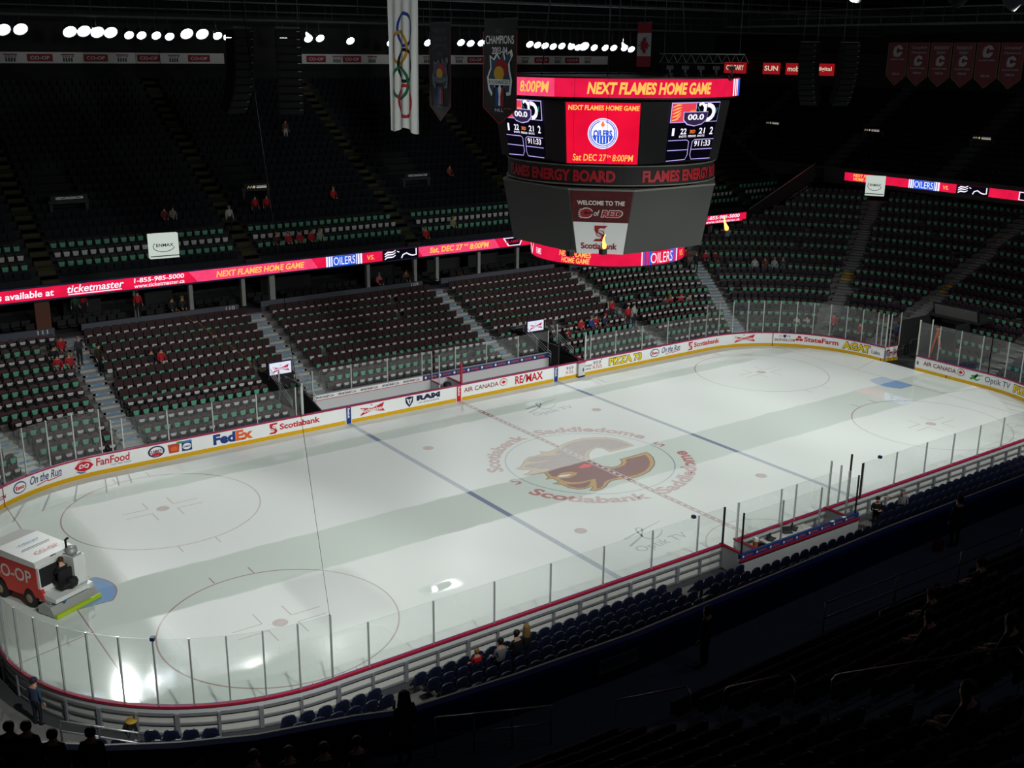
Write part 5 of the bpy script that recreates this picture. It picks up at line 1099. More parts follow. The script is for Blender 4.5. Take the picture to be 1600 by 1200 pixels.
# upper end signs
for n_, (t, y, w_) in enumerate((('CALGARY', 55.2, 3.6), ('SUN', 49.4, 2.6), ('mobile', 45.6, 3.2), (')digital', 41.7, 2.9))):
    e = empty('sponsor_sign', (68.1, y, 19.6), label='red lit sign board, %s from the left on the top of the far end' % nth(n_ + 1), cat='sign', group='red signs of the upper end'); q = MB(); q.box((.06, 0, 0), (.1, w_, 1.3), emit('sign_red', (.36, .008, .012), .75)); q.build('panel', e)
    led('lettering', lambda q: q.text(t, -w_ * .4, -.26, w_ * .8, .58, lambda a, b: (0, -a, b), emit('sign_lettering', (.8, .68, .5), .8), .02), e)
    q = MB(); q.box((.3, 0, -.95), (.4, w_ * .8, .6), TR); q.build('bracket', e)
# line array loudspeakers
def array(loc, rz, n, lab, curl=1):
    e = empty('line_array', loc, rz, label=lab, cat='loudspeaker', group='hanging loudspeaker arrays'); y, z, a = 0., 0., 0.
    for k in range(n):
        q = MB(); R = Matrix.Rotation(a, 3, 'X'); q.box((0, 0, 0), (1.25, .62, .36), mat('speaker_black', (.004, .004, .005), .8, spec=.1), R); c = R @ Vector((0, -.32, 0)); q.box(c, (1.1, .02, .28), mat('speaker_grille', (.008, .008, .009), .8, spec=.1), R); c = R @ Vector((.5, -.335, .12)); q.box(c, (.16, .02, .03), TRL, R)
        o = q.build('cabinet', e); o.location = (0, y, z); a += curl * .012 * k; z -= .37 * cos(a); y += .37 * sin(a)
    q = MB(); q.box((0, 0, .3), (1.2, .5, .08), TR)
    for x in (-.5, .5): q.tube([(x, 0, .3), (x, 0, 26.9 - loc[2])], .02, TR, 4)
    q.build('fly_frame', e)
array((-13.6, 11.9, 21.9), radians(20), 11, 'dark curved loudspeaker array at upper left, left of the pair'); array((-11.9, 9.9, 21.9), radians(-25), 11, 'dark curved loudspeaker array at upper left, right of the pair')
array((25.6, 8.6, 21.7), radians(-75), 11, 'dark curved loudspeaker array at upper right, left of the pair'); array((27.6, 6.9, 21.7), radians(-20), 11, 'dark curved loudspeaker array at upper right, right of the pair')
# lighting truss with moving heads
tr = empty('lighting_truss', (1.3, -5.4, 20.75), radians(-38), label='dark lighting truss with moving lamps in front of the scoreboard crown', cat='truss')
q = MB()
for y in (-.2, .2):
    for z in (0, .4): q.tube([(-1.9, y, z), (1.9, y, z)], .025, TRL if z else TR, 5)
for k in range(10): q.tube([(-1.9 + .4 * k, -.2, 0), (-1.7 + .4 * k, -.2, .4), (-1.5 + .4 * k, -.2, 0)], .014, TRL, 4)
for x in (-1.7, 1.7): q.tube([(x, 0, .4), (x, 0, 6.2)], .015, TR, 4)
q.build('frame', tr)
for k in range(5):
    q = MB(); q.box((-1.4 + .7 * k, 0, -.2), (.28, .28, .16), BLACK); q.box((-1.4 + .7 * k, 0, -.42), (.06, .3, .3), BLACK); q.lathe([(.05, -.28), (.13, -.2), (.13, .15), (.11, .2)], BLACK, 10, (-1.4 + .7 * k, 0, -.6), Matrix.Rotation(.5 + .2 * k, 3, 'X')); q.build('moving_head', tr)
q = MB(); q.lathe([(.05, -.45), (.2, -.3), (.2, .3), (.12, .45)], BLACK, 12, (-1.75, -.1, -.95), Matrix.Rotation(.35, 3, 'Y')); q.build('follow_spot', tr)
# flame burners
FLA = emit('flame_orange', (1., .30, .05), 6); FLB = emit('flame_yellow', (1., .75, .35), 9)
def burner(loc, lab, lit, lean):
    e = empty('flame_burner', loc, label=lab, cat='flame burner', group='hanging flame burners'); q = MB(); q.box((0, 0, 0), (.24, .24, .2), BLACK); q.box((0, 0, .12), (.3, .3, .03), DGREY); q.build('box', e)
    q = MB(); q.tube([(.14, .14, .1), (.14, .14, 27.05 - loc[2])], .006, mat('cord_black'), 4); q.build('cable', e)
    if lit:
        pr_ = [(.02, .1), (.1, .2), (.11, .34), (.07, .5), (.05, .66), (.025, .82), (.004, .95)]
        for nm, k, m in (('flame', 1., FLA), ('flame_core', .6, FLB)):
            q = MB(); q.lathe([(r * k * .8, .1 + (z - .1) * (.72 if k == 1 else .45)) for r, z in pr_], m, 10); o = q.build(nm, e)
            for v in o.data.vertices: t = v.co.z; v.co.x += lean * t * t * .35 + .045 * sin(t * 9); v.co.y += -.02 * sin(t * 7)
burner((-6.9, -8.55, 13.35), 'black burner box with a leaning orange flame below the scoreboard', 1, .8); burner((-8.1, -7.9, 13.3), 'black unlit burner box in front of the lower scoreboard ring', 0, 0); burner((-1.9, -10.55, 13.95), 'burner with a tall orange flame right of the scoreboard', 1, -.45)
q = MB(); q.tube([(-21.97, -13.05, 3.46), (-28.5, -24.6, 21.2), (-30.64, -28.4, 27.0)], .006, mat('net_cable', (.003, .003, .003), .9, spec=.05), 4); o = q.build('net_cable'); tag(o, 'thin dark netting cable rising from the glass corner across the left ice', 'cable')
# ------------------------------------------------------------------ people
SKIN = ('c99a80', '8a5f48', 'b98468')
HAIRM = [mat('hair_dark', '1a1310', .7), mat('hair_brown', '3a2416', .7), mat('hair_blond', '8a6a3c', .7), mat('hair_grey', '777470', .7)]
def skel(pose):
    V, E, Rr, T = [], [], [], []
    def p(c, r, t, par=None):
        V.append(c); Rr.append(r); T.append(t)
        if par is not None: E.append((par, len(V) - 1))
        return len(V) - 1
    sit = pose in ('sit', 'drive')
    if sit: pel, sp, ch, nk, hd, ht = (0, .06, .52), (0, .10, .72), (0, .10, .94), (0, .07, 1.10), (0, .04, 1.20), (0, .03, 1.30)
    else: pel, sp, ch, nk, hd, ht = (0, 0, .95), (0, .01, 1.14), (0, .01, 1.34), (0, 0, 1.49), (0, -.02, 1.58), (0, -.02, 1.68)
    a = p(pel, .135, 1); b = p(sp, .125, 1 if False else 0, a); c = p(ch, .15, 0, b); n = p(nk, .06, 2, c); h = p(hd, .085, 2, n); t = p(ht, .085, 2, h)
    p((hd[0], hd[1] - .105, hd[2] + .02), .018, 2, h)
    for s in (-1, 1):
        if sit: hip, kn, an, to = (s * .10, .0, .50), (s * .13, -.42, .52), (s * .13, -.45, .09), (s * .14, -.6, .04)
        else: hip, kn, an, to = (s * .10, 0, .86), (s * .11, -.02, .49), (s * .11, .01, .09), (s * .13, -.15, .04)
        i = p(hip, .095, 1, a); i = p(kn, .062, 1, i); i = p(an, .045, 3, i); p(to, .042, 3, i)
        sh = (s * .19, ch[1], ch[2] + .08)
        if pose == 'point' and s < 0: el, wr, hdp = (-.42, -.14, 1.30), (-.62, -.3, 1.34), (-.70, -.36, 1.35)
        elif pose == 'cross': el, wr, hdp = (s * .27, -.02, 1.12), (s * -.02, -.2, 1.16 + .04 * s), (s * -.1, -.2, 1.18 + .04 * s)
        elif pose == 'drive': el, wr, hdp = (s * .26, -.06, .74), (s * .18, -.34, .80), (s * .16, -.42, .82)
        elif sit: el, wr, hdp = (s * .25, .0, .72), (s * .14, -.24, .62), (s * .12, -.31, .60)
        else: el, wr, hdp = (s * .25, .04, 1.13), (s * .27, -.04, .90), (s * .27, -.07, .82)
        i = p(sh, .068, 0, c); i = p(el, .048, 0, i); i = p(wr, .034, 2, i); i = p(hdp, .036, 2, i)
        d = (Vector(hdp) - Vector(wr)).normalized(); sd_ = d.cross(Vector((0, 0, 1))) if abs(d.z) < .9 else Vector((0, 1, 0)); sd_.normalize()
        for k, l in ((-1.5, .06), (-.5, .072), (.5, .07), (1.5, .055)):
            j = p(tuple(Vector(hdp) + sd_ * k * .017 + d * .03), .009, 2, i); p(tuple(Vector(hdp) + sd_ * k * .021 + d * (.03 + l) + Vector((0, -.012, 0))), .008, 2, j)
        j = p(tuple(Vector(hdp) + sd_ * -.04), .010, 2, i); p(tuple(Vector(hdp) + sd_ * -.055 + d * .04), .009, 2, j)
    return V, E, Rr, T
_B = {}
DUM = [mat('dum%d' % i, (.3, .3, .3)) for i in range(4)]
def body(pose):
    if pose in _B: return _B[pose]
    V, E, Rr, T = skel(pose); me = bpy.data.meshes.new('sk'); me.from_pydata(V, E, []); o = bpy.data.objects.new('sk', me); COL.objects.link(o)
    m = o.modifiers.new('s', 'SKIN'); m.use_smooth_shade = True; sv = me.skin_vertices[0].data
    for i, r in enumerate(Rr): sv[i].radius = (r * (1.25 if i in (0, 1, 2) else 1), r * (.9 if i in (0, 1, 2) else 1)); sv[i].use_root = i == 0
    o.modifiers.new('b', 'SUBSURF').levels = 1
    r = bpy.data.meshes.new_from_object(o.evaluated_get(bpy.context.evaluated_depsgraph_get()))
    bpy.data.objects.remove(o); r.materials.clear()
    for d in DUM: r.materials.append(d)
    Vv = [Vector(v) for v in V]
    for f in r.polygons:
        best = 9; bt = 0
        for a, b in E:
            ab = Vv[b] - Vv[a]; t = max(0, min(1, (f.center - Vv[a]).dot(ab) / ab.length_squared)); d = (f.center - Vv[a] - ab * t).length
            tt = T[b] if not (T[b] == 0 and T[a] == 1) else (1 if t < .35 else 0)
            if T[b] == 2 and T[a] == 0: tt = 2 if t > (.6 if Vv[b].z - Vv[a].z > .1 and abs(Vv[b].x) < .01 else .88) else 0
            if T[b] == 3 and T[a] == 1: tt = 3 if t > .9 else 1
            if d < best: best, bt = d, tt
        f.material_index = bt; f.use_smooth = True
    _B[pose] = r; return r
def hairmesh(pose, style):
    q = MB(); z = 1.31 if pose in ('sit', 'drive') else 1.68; y = .035 if pose in ('sit', 'drive') else -.015
    if style == 'cap': prf = [(.118, -.03), (.122, .02), (.11, .07), (.075, .11), (.004, .125)]
    elif style == 'long': prf = [(.14, -.34), (.15, -.2), (.125, -.05), (.125, .02), (.11, .075), (.07, .11), (.004, .12)]
    else: prf = [(.105, -.06), (.116, .0), (.112, .05), (.08, .095), (.004, .112)]
    q.lathe(prf, DUM[0], 12, (0, y + (.03 if style != 'cap' else .0), z)); return q.mesh('hair')
def person(loc, face, pose, top, bot, lab, hair=0, style='short', sk=0, sc=1., grp=None, capc=None, shoe='141416'):
    e = empty('person', loc, face, label=lab, cat='person', group=grp); e.scale = (sc, sc, sc)
    o = inst(body(pose), 'body', e)
    for i, m in enumerate((mat('top_' + top, top, .75), mat('trousers_' + bot, bot, .75), mat('skin_' + SKIN[sk], SKIN[sk], .6), mat('shoe_' + shoe, shoe, .6))): o.material_slots[i].link = 'OBJECT'; o.material_slots[i].material = m
    h = inst(hairmesh(pose, style), 'cap' if style == 'cap' else 'hair', e); h.material_slots[0].link = 'OBJECT'; h.material_slots[0].material = mat('cap_' + capc, capc, .7) if capc else HAIRM[hair]
    return e
JR, BK, GY, JN, SU = 'b01c28', '15161a', '6a6c6e', '2a3a55', '34353a'
def zbowl(x, y):
    qx, qy = abs(x) - RA, abs(y) - RB; d = (hypot(max(qx, 0), max(qy, 0)) + min(max(qx, qy), 0)) - RR; k = max(0, floor((d - .75) / .907)); return zA(k)
def seated(x, y, rz, top, lab, snap=True, **k):
    z = zbowl(x, y); return person((x, y, z), rz, 'sit', top, k.pop('bot', JN), lab, **k)
# spectators of the far lower bowl (facing the ice: rotation 0 on the far side)
seated(-21.5, 23.2, 0, BK, 'person in dark jacket seated beside the leftmost stairs, above two in red', hair=0)
seated(-20.85, 24.0, .1, JR, 'person in red jersey seated on the aisle beside the leftmost stairs, topmost of the group', hair=1)
seated(-21.55, 22.3, 0, JR, 'person in red jersey seated below the dark jacket by the leftmost stairs', hair=1, style='cap', capc='202024')
seated(-20.9, 22.3, 0, JR, 'person in red jersey seated by the leftmost stairs, lowest on the aisle', hair=2)
seated(-16.35, 21.6, 0, BK, 'person in dark jacket seated alone with a red jersey in section 110', hair=1)
seated(-15.75, 21.6, 0, JR, 'person in red jersey seated beside a dark jacket in section 110', hair=0)
seated(13.7, 17.6, -.2, JR, 'person in red jersey with white emblem seated at the rail left of the blue coat', hair=0)
seated(14.7, 17.6, .2, '1f3f86', 'person in blue coat reclining between red jerseys at the rail', hair=3)
seated(15.3, 17.8, 0, JR, 'person in red jersey seated right of the blue coat at the rail', hair=1)
seated(16.0, 17.6, .2, '22304a', 'person in navy jacket and red cap seated at the rail', style='cap', capc='b01c28')
person((18.3, 17.7, zbowl(18.3, 17.7)), 0, 'stand', JR, BK, 'person in red hooded top standing on the stairs of section 108, back turned', hair=0)
person((19.0, 17.8, zbowl(19.0, 17.8)), .2, 'stand', 'a8a8a6', '22304a', 'person in pale grey jacket standing on the stairs beside a red top', hair=1)
seated(18.1, 19.3, 0, JR, 'person in red seated above the pair standing on the section 108 stairs', hair=1)
for n_, (x, y, t, s) in enumerate(((23.3, 18.9, '5a4a44', 'short'), (23.9, 19.0, JR, 'long'), (24.9, 18.8, JR, 'cap'), (25.5, 18.5, '8a8a80', 'short'))):
    seated(x, y, -.3, t, 'person seated in the small group below the corner stairs, %s from the left' % nth(n_ + 1), style=s, capc='b01c28' if s == 'cap' else None, hair=(n_ + 1) % 3)
person((25.3, 23.0, zbowl(25.3, 23.0)), 0, 'stand', SU, SU, 'person in grey suit standing high in the right far block under the scoreboard', hair=3)
for n_, (x, y, t) in enumerate(((28.7, 23.6, '7a2a28'), (29.5, 23.2, JR), (30.0, 22.4, '1a1a1e'), (31.6, 22.9, JR), (32.3, 22.4, '6a2024'))):
    person((x, y, zbowl(x, y)), -.5, 'stand' if n_ < 3 else 'sit', t, BK, 'person in %s at the top of the far corner stairs, %s of the cluster' % ('black suit' if n_ == 2 else 'red', nth(n_ + 1)), hair=n_ % 4)
for n_, (x, y, t) in enumerate(((34.1, 19.6, 'b8bcc4'), (34.9, 19.2, '6a3a34'), (35.4, 18.6, '9aa4b0'), (36.0, 18.2, '3a4450'))):
    seated(x, y, -.9, t, 'person in %s seated in the end stand row of four, %s from the left' % (('white shirt', 'brown top', 'pale jersey', 'grey top')[n_], nth(n_ + 1)), hair=n_ % 4)
person((32.2, 9.6, zbowl(32.2, 9.6)), -1.3, 'sit', JR, BK, 'person in red and white jersey behind the end glass, below the steps', hair=0)
person((32.4, 7.3, zbowl(32.4, 7.3)), -1.5, 'sit', JR, BK, 'person in red jersey with flaming mark behind the end glass near the gate', hair=0)
for n_, (x, y) in enumerate(((30.2, 11.5), (30.75, 11.0))): seated(x, y, -1, 'b0b0a8', 'pale dressed person behind the end glass under the corner, %s of two' % nth(n_ + 1), hair=n_)
person((33.4, 4.65, zA(1)), -1.2, 'stand', '1f55a8', BK, 'person in bright blue jacket standing beside the ice gate tunnel', hair=1)
person((11.3, 16.3, .62), .9, 'stand', '16171b', '16171b', 'person in black standing in the right tunnel mouth', hair=0)
seated(11.9, 16.9, .3, JR, 'person in red jersey leaning over the right tunnel wall', hair=0)
person((-20.1, 23.1, zbowl(-20.1, 23.1)), .3, 'stand', SU, BK, 'grey haired person in suit and tie standing on the leftmost stairs', hair=3)
person((-19.3, 22.0, zbowl(-19.3, 22.0)), .6, 'stand', '2a2618', BK, 'person in dark jacket with yellow collar standing on the leftmost stairs', hair=0)
for n_, (x, y, z, t, l, po) in enumerate(((-14.9, 28.2, 4.35, JR, 'red jersey standing in the suites under the phone number', 'stand'), (-18.6, 29.0, 4.5, '1c4a3a', 'dark green jersey standing in the suites under the leftmost message', 'stand'), (-18.0, 29.5, 4.5, '8a1a24', 'red top in the suites right of the green jersey', 'stand'), (3.0, 28.3, 4.0, 'd0607a', 'pink top seated in the suites behind section 109', 'sit'), (5.3, 28.3, 4.0, '7a4a2a', 'brown top seated in the suites right of the pink top', 'sit'), (-12.6, 28.4, 4.0, '22242a', 'black coat seated in the suites, left of two', 'sit'), (-11.9, 28.4, 4.0, '22242a', 'black coat seated in the suites, right of two', 'sit'))):
    person((x, y, z), 0, po, t, BK, 'person in ' + l, hair=n_ % 4)
# far upper bowl
for n_, (x, k, t, b, po, l) in enumerate(((-4.4, 5, JR, BK, 'stand', 'red jersey standing below the middle upper portal, left of two'), (-3.5, 5, JR, BK, 'stand', 'red jersey standing below the middle upper portal, right of two'), (-4.2, 1, '3a2a2a', BK, 'sit', 'dark top in the upper row above the white team marks, first of five'), (-3.3, 1, JR, BK, 'sit', 'red top in the upper row above the ribbon, second of five'), (-2.4, 1, JR, BK, 'sit', 'red top in the upper row above the ribbon, third of five'), (-1.5, 1, JR, BK, 'sit', 'red top with pale mark in the upper row, fourth of five'), (-.8, 1, '9a9a96', BK, 'sit', 'grey top in the upper row above the ribbon, last of five'), (-6.7, 4, 'b8bab8', BK, 'stand', 'white shirt and black waistcoat standing on the upper stairs'), (-11.0, 5, '7a2a2a', BK, 'sit', 'dull red top seated above the white cube sign, left of two'), (-10.4, 5, '8a8a86', BK, 'sit', 'grey top seated above the white cube sign, right of two'), (10.7, 1, '8a8060', BK, 'sit', 'tan top seated in the upper row near the scoreboard'), (7.7, 0, JR, BK, 'sit', 'red top seated just above the ribbon beside the upper stairs'), (1.9, 15, '6a4030', 'b0b0ac', 'stand', 'pale trousers standing high in the dark upper bowl'), (14.0, 8, '9a3a3a', BK, 'sit', 'pale red top seated right of the upper portal'), (2.4, 6, JR, BK, 'sit', 'red top seated in the dark rows left of the white lettered portal'))):
    person((x, yU(k) + (.3 if po == 'sit' else .15), zU(k)), 0, po, t, b, 'person in ' + l, hair=n_ % 4)
# near side
p_ = person((-30.3, -8.6, .06), radians(125), 'stand', '34465e', '1a1c22', 'person in blue top and dark cap leaning at the corner boards, lower left', hair=0, style='cap', capc='2a2634', sc=1.0)
person((4.75, -14.75, .14), radians(-35), 'cross', '15161a', '15161a', 'person in black with folded arms standing beside the right penalty box', hair=0)
person((6.55, -14.8, .14), radians(-63), 'point', '8f908e', '1a1a1e', 'person in grey jacket pointing across the near boards', hair=3)
zn = lambda k: zB(k)
person((-17.55, -15.05, .62), pi, 'sit', 'c01818', JN, 'blond child in red shirt seated in the middle navy block', hair=2, sc=.8)
person((-16.75, -15.3, .6), pi, 'sit', '7a7a80', JN, 'person in grey top seated beside the child in red', hair=0)
person((-15.5, -15.1, .62), pi, 'sit', '1a1a1c', BK, 'person with long blond hair seated in the middle navy block', hair=2, style='long')
person((-16.0, -15.2, .62), pi, 'sit', '1a1a1c', BK, 'dark haired person seated left of the long blond hair', hair=0)

# ------------------------------------------------------------------ ice resurfacer
ZR = mat('resurfacer_red', 'c42a24', .4); ZW = mat('resurfacer_white', (.66, .68, .66), .4); ZK = mat('tyre_black', (.012, .012, .013), .8); ZG = mat('resurfacer_grey', (.35, .36, .35), .5, .3); LIME = mat('lime_strip', 'a8c22a', .6)
zam = empty('ice_resurfacer', (-27.05 - .434 * 2.0, -1.07 + .9 * 2.0, 0), atan2(.9, -.434), label='red and white ice resurfacing machine driving along the goal line at the left', cat='ice resurfacer')
q = MB(); body_side = [(-.95, .55), (-.75, .55), (-.6, .78), (-.4, .86), (-.2, .78), (-.05, .5), (.85, .5), (1.0, .82), (1.2, .95), (1.45, .95), (1.65, .82), (1.8, .5), (2.3, .5), (2.35, 1.5), (2.2, 1.95), (-.95, 1.85)]
q.prism(body_side, lambda x, z: (x, .92, z), lambda x, z: (x, -.92, z), ZR); q.build('tank_body', zam)
q = MB(); q.prism([(-1.0, 1.85), (2.25, 1.95), (2.2, 2.08), (1.2, 2.22), (-.9, 2.08), (-1.0, 2.0)], lambda x, z: (x, .95, z), lambda x, z: (x, -.95, z), ZW); lid = q.build('snow_tank_lid', zam)
led('lid_lettering', lambda q: (q.text('CO-OP', 0, 0, 1.1, .24, lambda a, b: (-.5 + b, .45 - a, 2.135 + (b) * .085), ZR, .02), q.text('WESTJET', 0, 0, 1.0, .16, lambda a, b: (.5 + b, .45 - a, 2.215 + b * .05), SKY, .01), q.rect(0, 0, 1.3, .05, lambda a, b: (.15 + b, .6 - a, 2.19), NAVY)), lid)
led('side_lettering', lambda q: q.text('CO-OP', 0, 0, 2.3, .55, lambda a, b: (1.65 - a, .93, 1.08 + b), mat('zam_letter', (.68, .62, .58), .5), .015), zam)
for x, y in ((-.4, .78), (-.4, -.78), (1.33, .78), (1.33, -.78)):
    q = MB(); q.lathe([(.12, -.16), (.34, -.15), (.42, -.1), (.42, .1), (.34, .15), (.12, .16)], ZK, 18, (x, y, .42), Matrix.Rotation(pi / 2, 3, 'X')); wh = q.build('wheel', zam)
    q = MB(); q.lathe([(.005, .17), (.16, .17), (.2, .15)], mat('hub_tan', '8a7a60', .5), 12, (x, y, .42), Matrix.Rotation(-pi / 2 if y > 0 else pi / 2, 3, 'X')); q.build('hub', wh)
q = MB(); q.prism([(-1.9, .55), (-.95, .55), (-.95, 1.85), (-1.05, 1.85), (-1.1, .8), (-1.9, .72)], lambda x, z: (x, .9, z), lambda x, z: (x, -.9, z), ZW); q.build('cockpit_floor', zam)
q = MB(); q.box((-1.075, .2, 1.32), (.03, 1.3, .95), ZK); q.build('cockpit_shade_panel', zam)  # black panel added for the dark shade inside the open cockpit
q = MB(); q.box((-1.25, .05, 1.05), (.5, .6, .14), ZK); q.box((-1.5, .05, 1.3), (.12, .6, .55), ZK); q.build('driver_seat', zam)
q = MB(); q.box((-1.3, -.55, 1.35), (.75, .55, 1.2), ZW); q.box((-1.3, -.55, 1.98), (.6, .4, .06), ZG); q.lathe([(.02, .2), (.22, .18), (.24, 0)], ZG, 14, (-1.2, -.6, 2.0)); q.build('engine_cover', zam)
q = MB(); q.box((-1.75, .25, 1.1), (.4, .5, .12), ZK); q.lathe([(.02, .08), (.18, .05), (.22, -.08), (.18, -.25)], ZK, 14, (-1.85, .0, 1.22)); q.build('rear_cushion', zam)
q = MB(); q.lathe([(.17, -.02), (.2, 0), (.17, .02)], ZK, 16, (-.98 + .12, .05, 1.95), Matrix.Rotation(.9, 3, 'Y')); q.build('steering_wheel', zam)
q = MB(); q.tube([(-1.05, -.5, 2.1), (-1.05, -.5, 2.5), (-1.2, -.5, 2.62)], .05, ZK, 8); q.build('exhaust', zam)
q = MB(); q.prism([(-2.0, .05), (-1.05, .05), (-1.05, .35), (-1.3, .5), (-1.75, .42)], lambda x, z: (x, 1.08, z), lambda x, z: (x, -1.08, z), ZG); cdn = q.build('conditioner', zam)
led('conditioner_slot', lambda q: q.box((-1.2, 0, .5), (.2, 1.9, .05), ZK), cdn)
q = MB(); q.box((-2.05, 0, .1), (.12, 2.14, .16), LIME); q.build('towel', zam)
for y in (-.7, .7): q = MB(); q.bar((-1.1, y, .75), (-1.7, y, .45), .08, .12, ZK); q.build('lift_arm', zam)
q = MB(); q.tube([(-1.75, .55, .7), (-1.9, .5, .45), (-1.75, .3, .5)], .04, mat('hose_blue', '2a70b0', .5), 6); q.build('hose', zam)
q = MB(); q.tube([(-1.85, -.75, 1.0), (-2.05, -.75, 1.0), (-2.05, -.75, .6), (-1.85, -.75, .6)], .02, ZW, 5); q.tube([(-2.05, -.75, 1.), (-2.05, -.2, 1.)], .02, ZW, 5); q.build('rear_rail', zam)
q = MB(); q.prism([(-.95, .55), (-1.3, .55), (-1.15, .95), (-.95, .95)], lambda x, z: (x, .93, z), lambda x, z: (x, .8, z), ZR); q.box((-1.3, .8, .5), (.6, .3, .06), ZG); q.build('step', zam)
fw = Vector((-.434, .9, 0)); zl = zam.location
dv = Vector(zl) + fw * -1.22; person((dv.x, dv.y, .62), atan2(.9, -.434) + pi / 2, 'drive', '15151a', '101014', 'person in black jacket driving the ice resurfacer', hair=1)

# ------------------------------------------------------------------ near balcony in the foreground
PAR = [(52, -23.9), (20, -23.9), (-8, -23.95), (-19, -24.3), (-22.6, -24.15), (-24.3, -24.0), (-25.4, -23.9), (-26.4, -23.5), (-28.5, -22.9), (-30, -22.2), (-31.3, -21.4), (-33.5, -19.6), (-35.5, -17.2), (-37.2, -14)]
PBL = mat('parapet_blue', '1c3c86', .45); PCR = mat('parapet_cream', (.62, .60, .45), .5); NVW = mat('parapet_navy', '1a2858', .7)
def offp(d):
    o = []
    for i, (x, y) in enumerate(PAR):
        a = PAR[max(0, i - 1)]; b = PAR[min(len(PAR) - 1, i + 1)]; l = hypot(b[0] - a[0], b[1] - a[1]); o.append((x - (b[1] - a[1]) / l * d * -1 * -1, y + (b[0] - a[0]) / l * d))
    return o
par = empty('wall_near_parapet', label='blue balcony parapet with cream edge along the near upper bowl', kind='structure')
def zs(L_, z): return [(x, y, z) for x, y in L_]
A0, A1, A2 = offp(-.10), offp(-.03), offp(.12)
q = MB(); q.strip(zs(A0, 5.6), zs(A0, 7.0), NVW); q.strip(zs(A2, 5.6), zs(A2, 6.9), NVW); q.build('panel', par)
q = MB(); q.strip(zs(A0, 6.98), zs(A0, 7.07), PCR); q.strip(zs(A0, 7.07), zs(A1, 7.08), PCR); q.build('cream_edge', par)
q = MB(); q.strip(zs(A1, 7.08), zs(A2, 7.05), PBL); q.strip(zs(A2, 7.05), zs(A2, 6.86), PBL); q.build('blue_cap', par)
for n_, (x, y, rz, lb) in enumerate(((-29.55, -22.55, radians(25), 'lower left'), (-19.6, -24.48, radians(-1), 'middle'))):
    e = empty('seat_number_plaque', (x, y, 6.62), rz, label='grey plaque with yellow lower edge on the near parapet, %s' % lb, cat='sign', group='plaques on the parapet'); q = MB(); q.box((0, 0, 0), (1.3, .03, .34), mat('plaque_grey', (.09, .1, .12), .6)); q.box((0, -.005, -.18), (1.3, .03, .03), mat('plaque_yellow', '8a7a2a', .6)); q.build('plate', e)
    led('lettering', lambda q: q.text('118 - 119', -.5, -.08, 1.0, .18, lambda a, b: (a, -.02, b), DGREY, .01), e)
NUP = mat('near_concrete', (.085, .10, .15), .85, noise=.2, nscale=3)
def nz(k): return 6.3 + .527 * k
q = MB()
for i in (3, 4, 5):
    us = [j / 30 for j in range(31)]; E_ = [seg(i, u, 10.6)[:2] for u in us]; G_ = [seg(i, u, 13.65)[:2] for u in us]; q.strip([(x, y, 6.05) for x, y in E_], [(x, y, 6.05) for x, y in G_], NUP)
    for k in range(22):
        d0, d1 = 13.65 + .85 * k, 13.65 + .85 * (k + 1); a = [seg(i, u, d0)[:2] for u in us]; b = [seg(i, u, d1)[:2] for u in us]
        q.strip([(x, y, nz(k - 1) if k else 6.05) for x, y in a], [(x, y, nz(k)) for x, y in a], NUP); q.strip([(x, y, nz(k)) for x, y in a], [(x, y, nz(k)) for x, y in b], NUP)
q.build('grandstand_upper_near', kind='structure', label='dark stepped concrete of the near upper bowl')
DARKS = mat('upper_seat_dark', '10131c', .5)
ub, us_ = MB(), MB(); rbox(ub, .46, .5, .05, (0, .2, .4), DARKS, .12, .14); us_.box((0, 0, .5), (.4, .06, .34), DARKS); UB, US2 = ub.mesh('backrest'), us_.mesh('seat')
NAIS = (-21.2, -9.5, 3.0, 15)
cn = []
for k in range(21):
    d = 13.65 + .85 * k + .35
    for i in (4, 5):
        l = seglen(i, d); n = int(l / .56)
        for j in range(n):
            u = (j + .5) / n; x, y, nx, ny = seg(i, u, d)
            if any(abs(x - a) < .8 for a in NAIS) and i == 4: continue
            if i == 5 and abs(u - .42) < .02: continue
            if not inframe((x, y, nz(k) + .7), 5): continue
            dd = (Vector((x, y, nz(k) + .9)) - CAMP).length
            if dd < 3.2: continue
            cn.append((dd, i, k, u, x, y, nx, ny))
cn.sort(); ind = cn[:260]; rest = cn[260:]; rw = {}
for c in ind: rw.setdefault(c[2], []).append(c)
for k, L_ in rw.items():
    L_.sort(key=lambda c: c[4])
    for j, c in enumerate(L_):
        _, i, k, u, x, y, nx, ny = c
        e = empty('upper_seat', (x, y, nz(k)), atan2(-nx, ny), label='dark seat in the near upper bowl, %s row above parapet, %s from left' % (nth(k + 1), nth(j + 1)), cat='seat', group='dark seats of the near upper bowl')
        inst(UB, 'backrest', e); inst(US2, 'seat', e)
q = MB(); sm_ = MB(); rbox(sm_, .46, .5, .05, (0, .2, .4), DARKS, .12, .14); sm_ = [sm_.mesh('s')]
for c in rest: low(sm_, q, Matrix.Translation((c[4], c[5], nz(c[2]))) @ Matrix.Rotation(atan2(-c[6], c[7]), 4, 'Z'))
if q.v: q.build('near_upper_seating', label='dark seats filling the rest of the near upper bowl', cat='seats', kind='stuff')
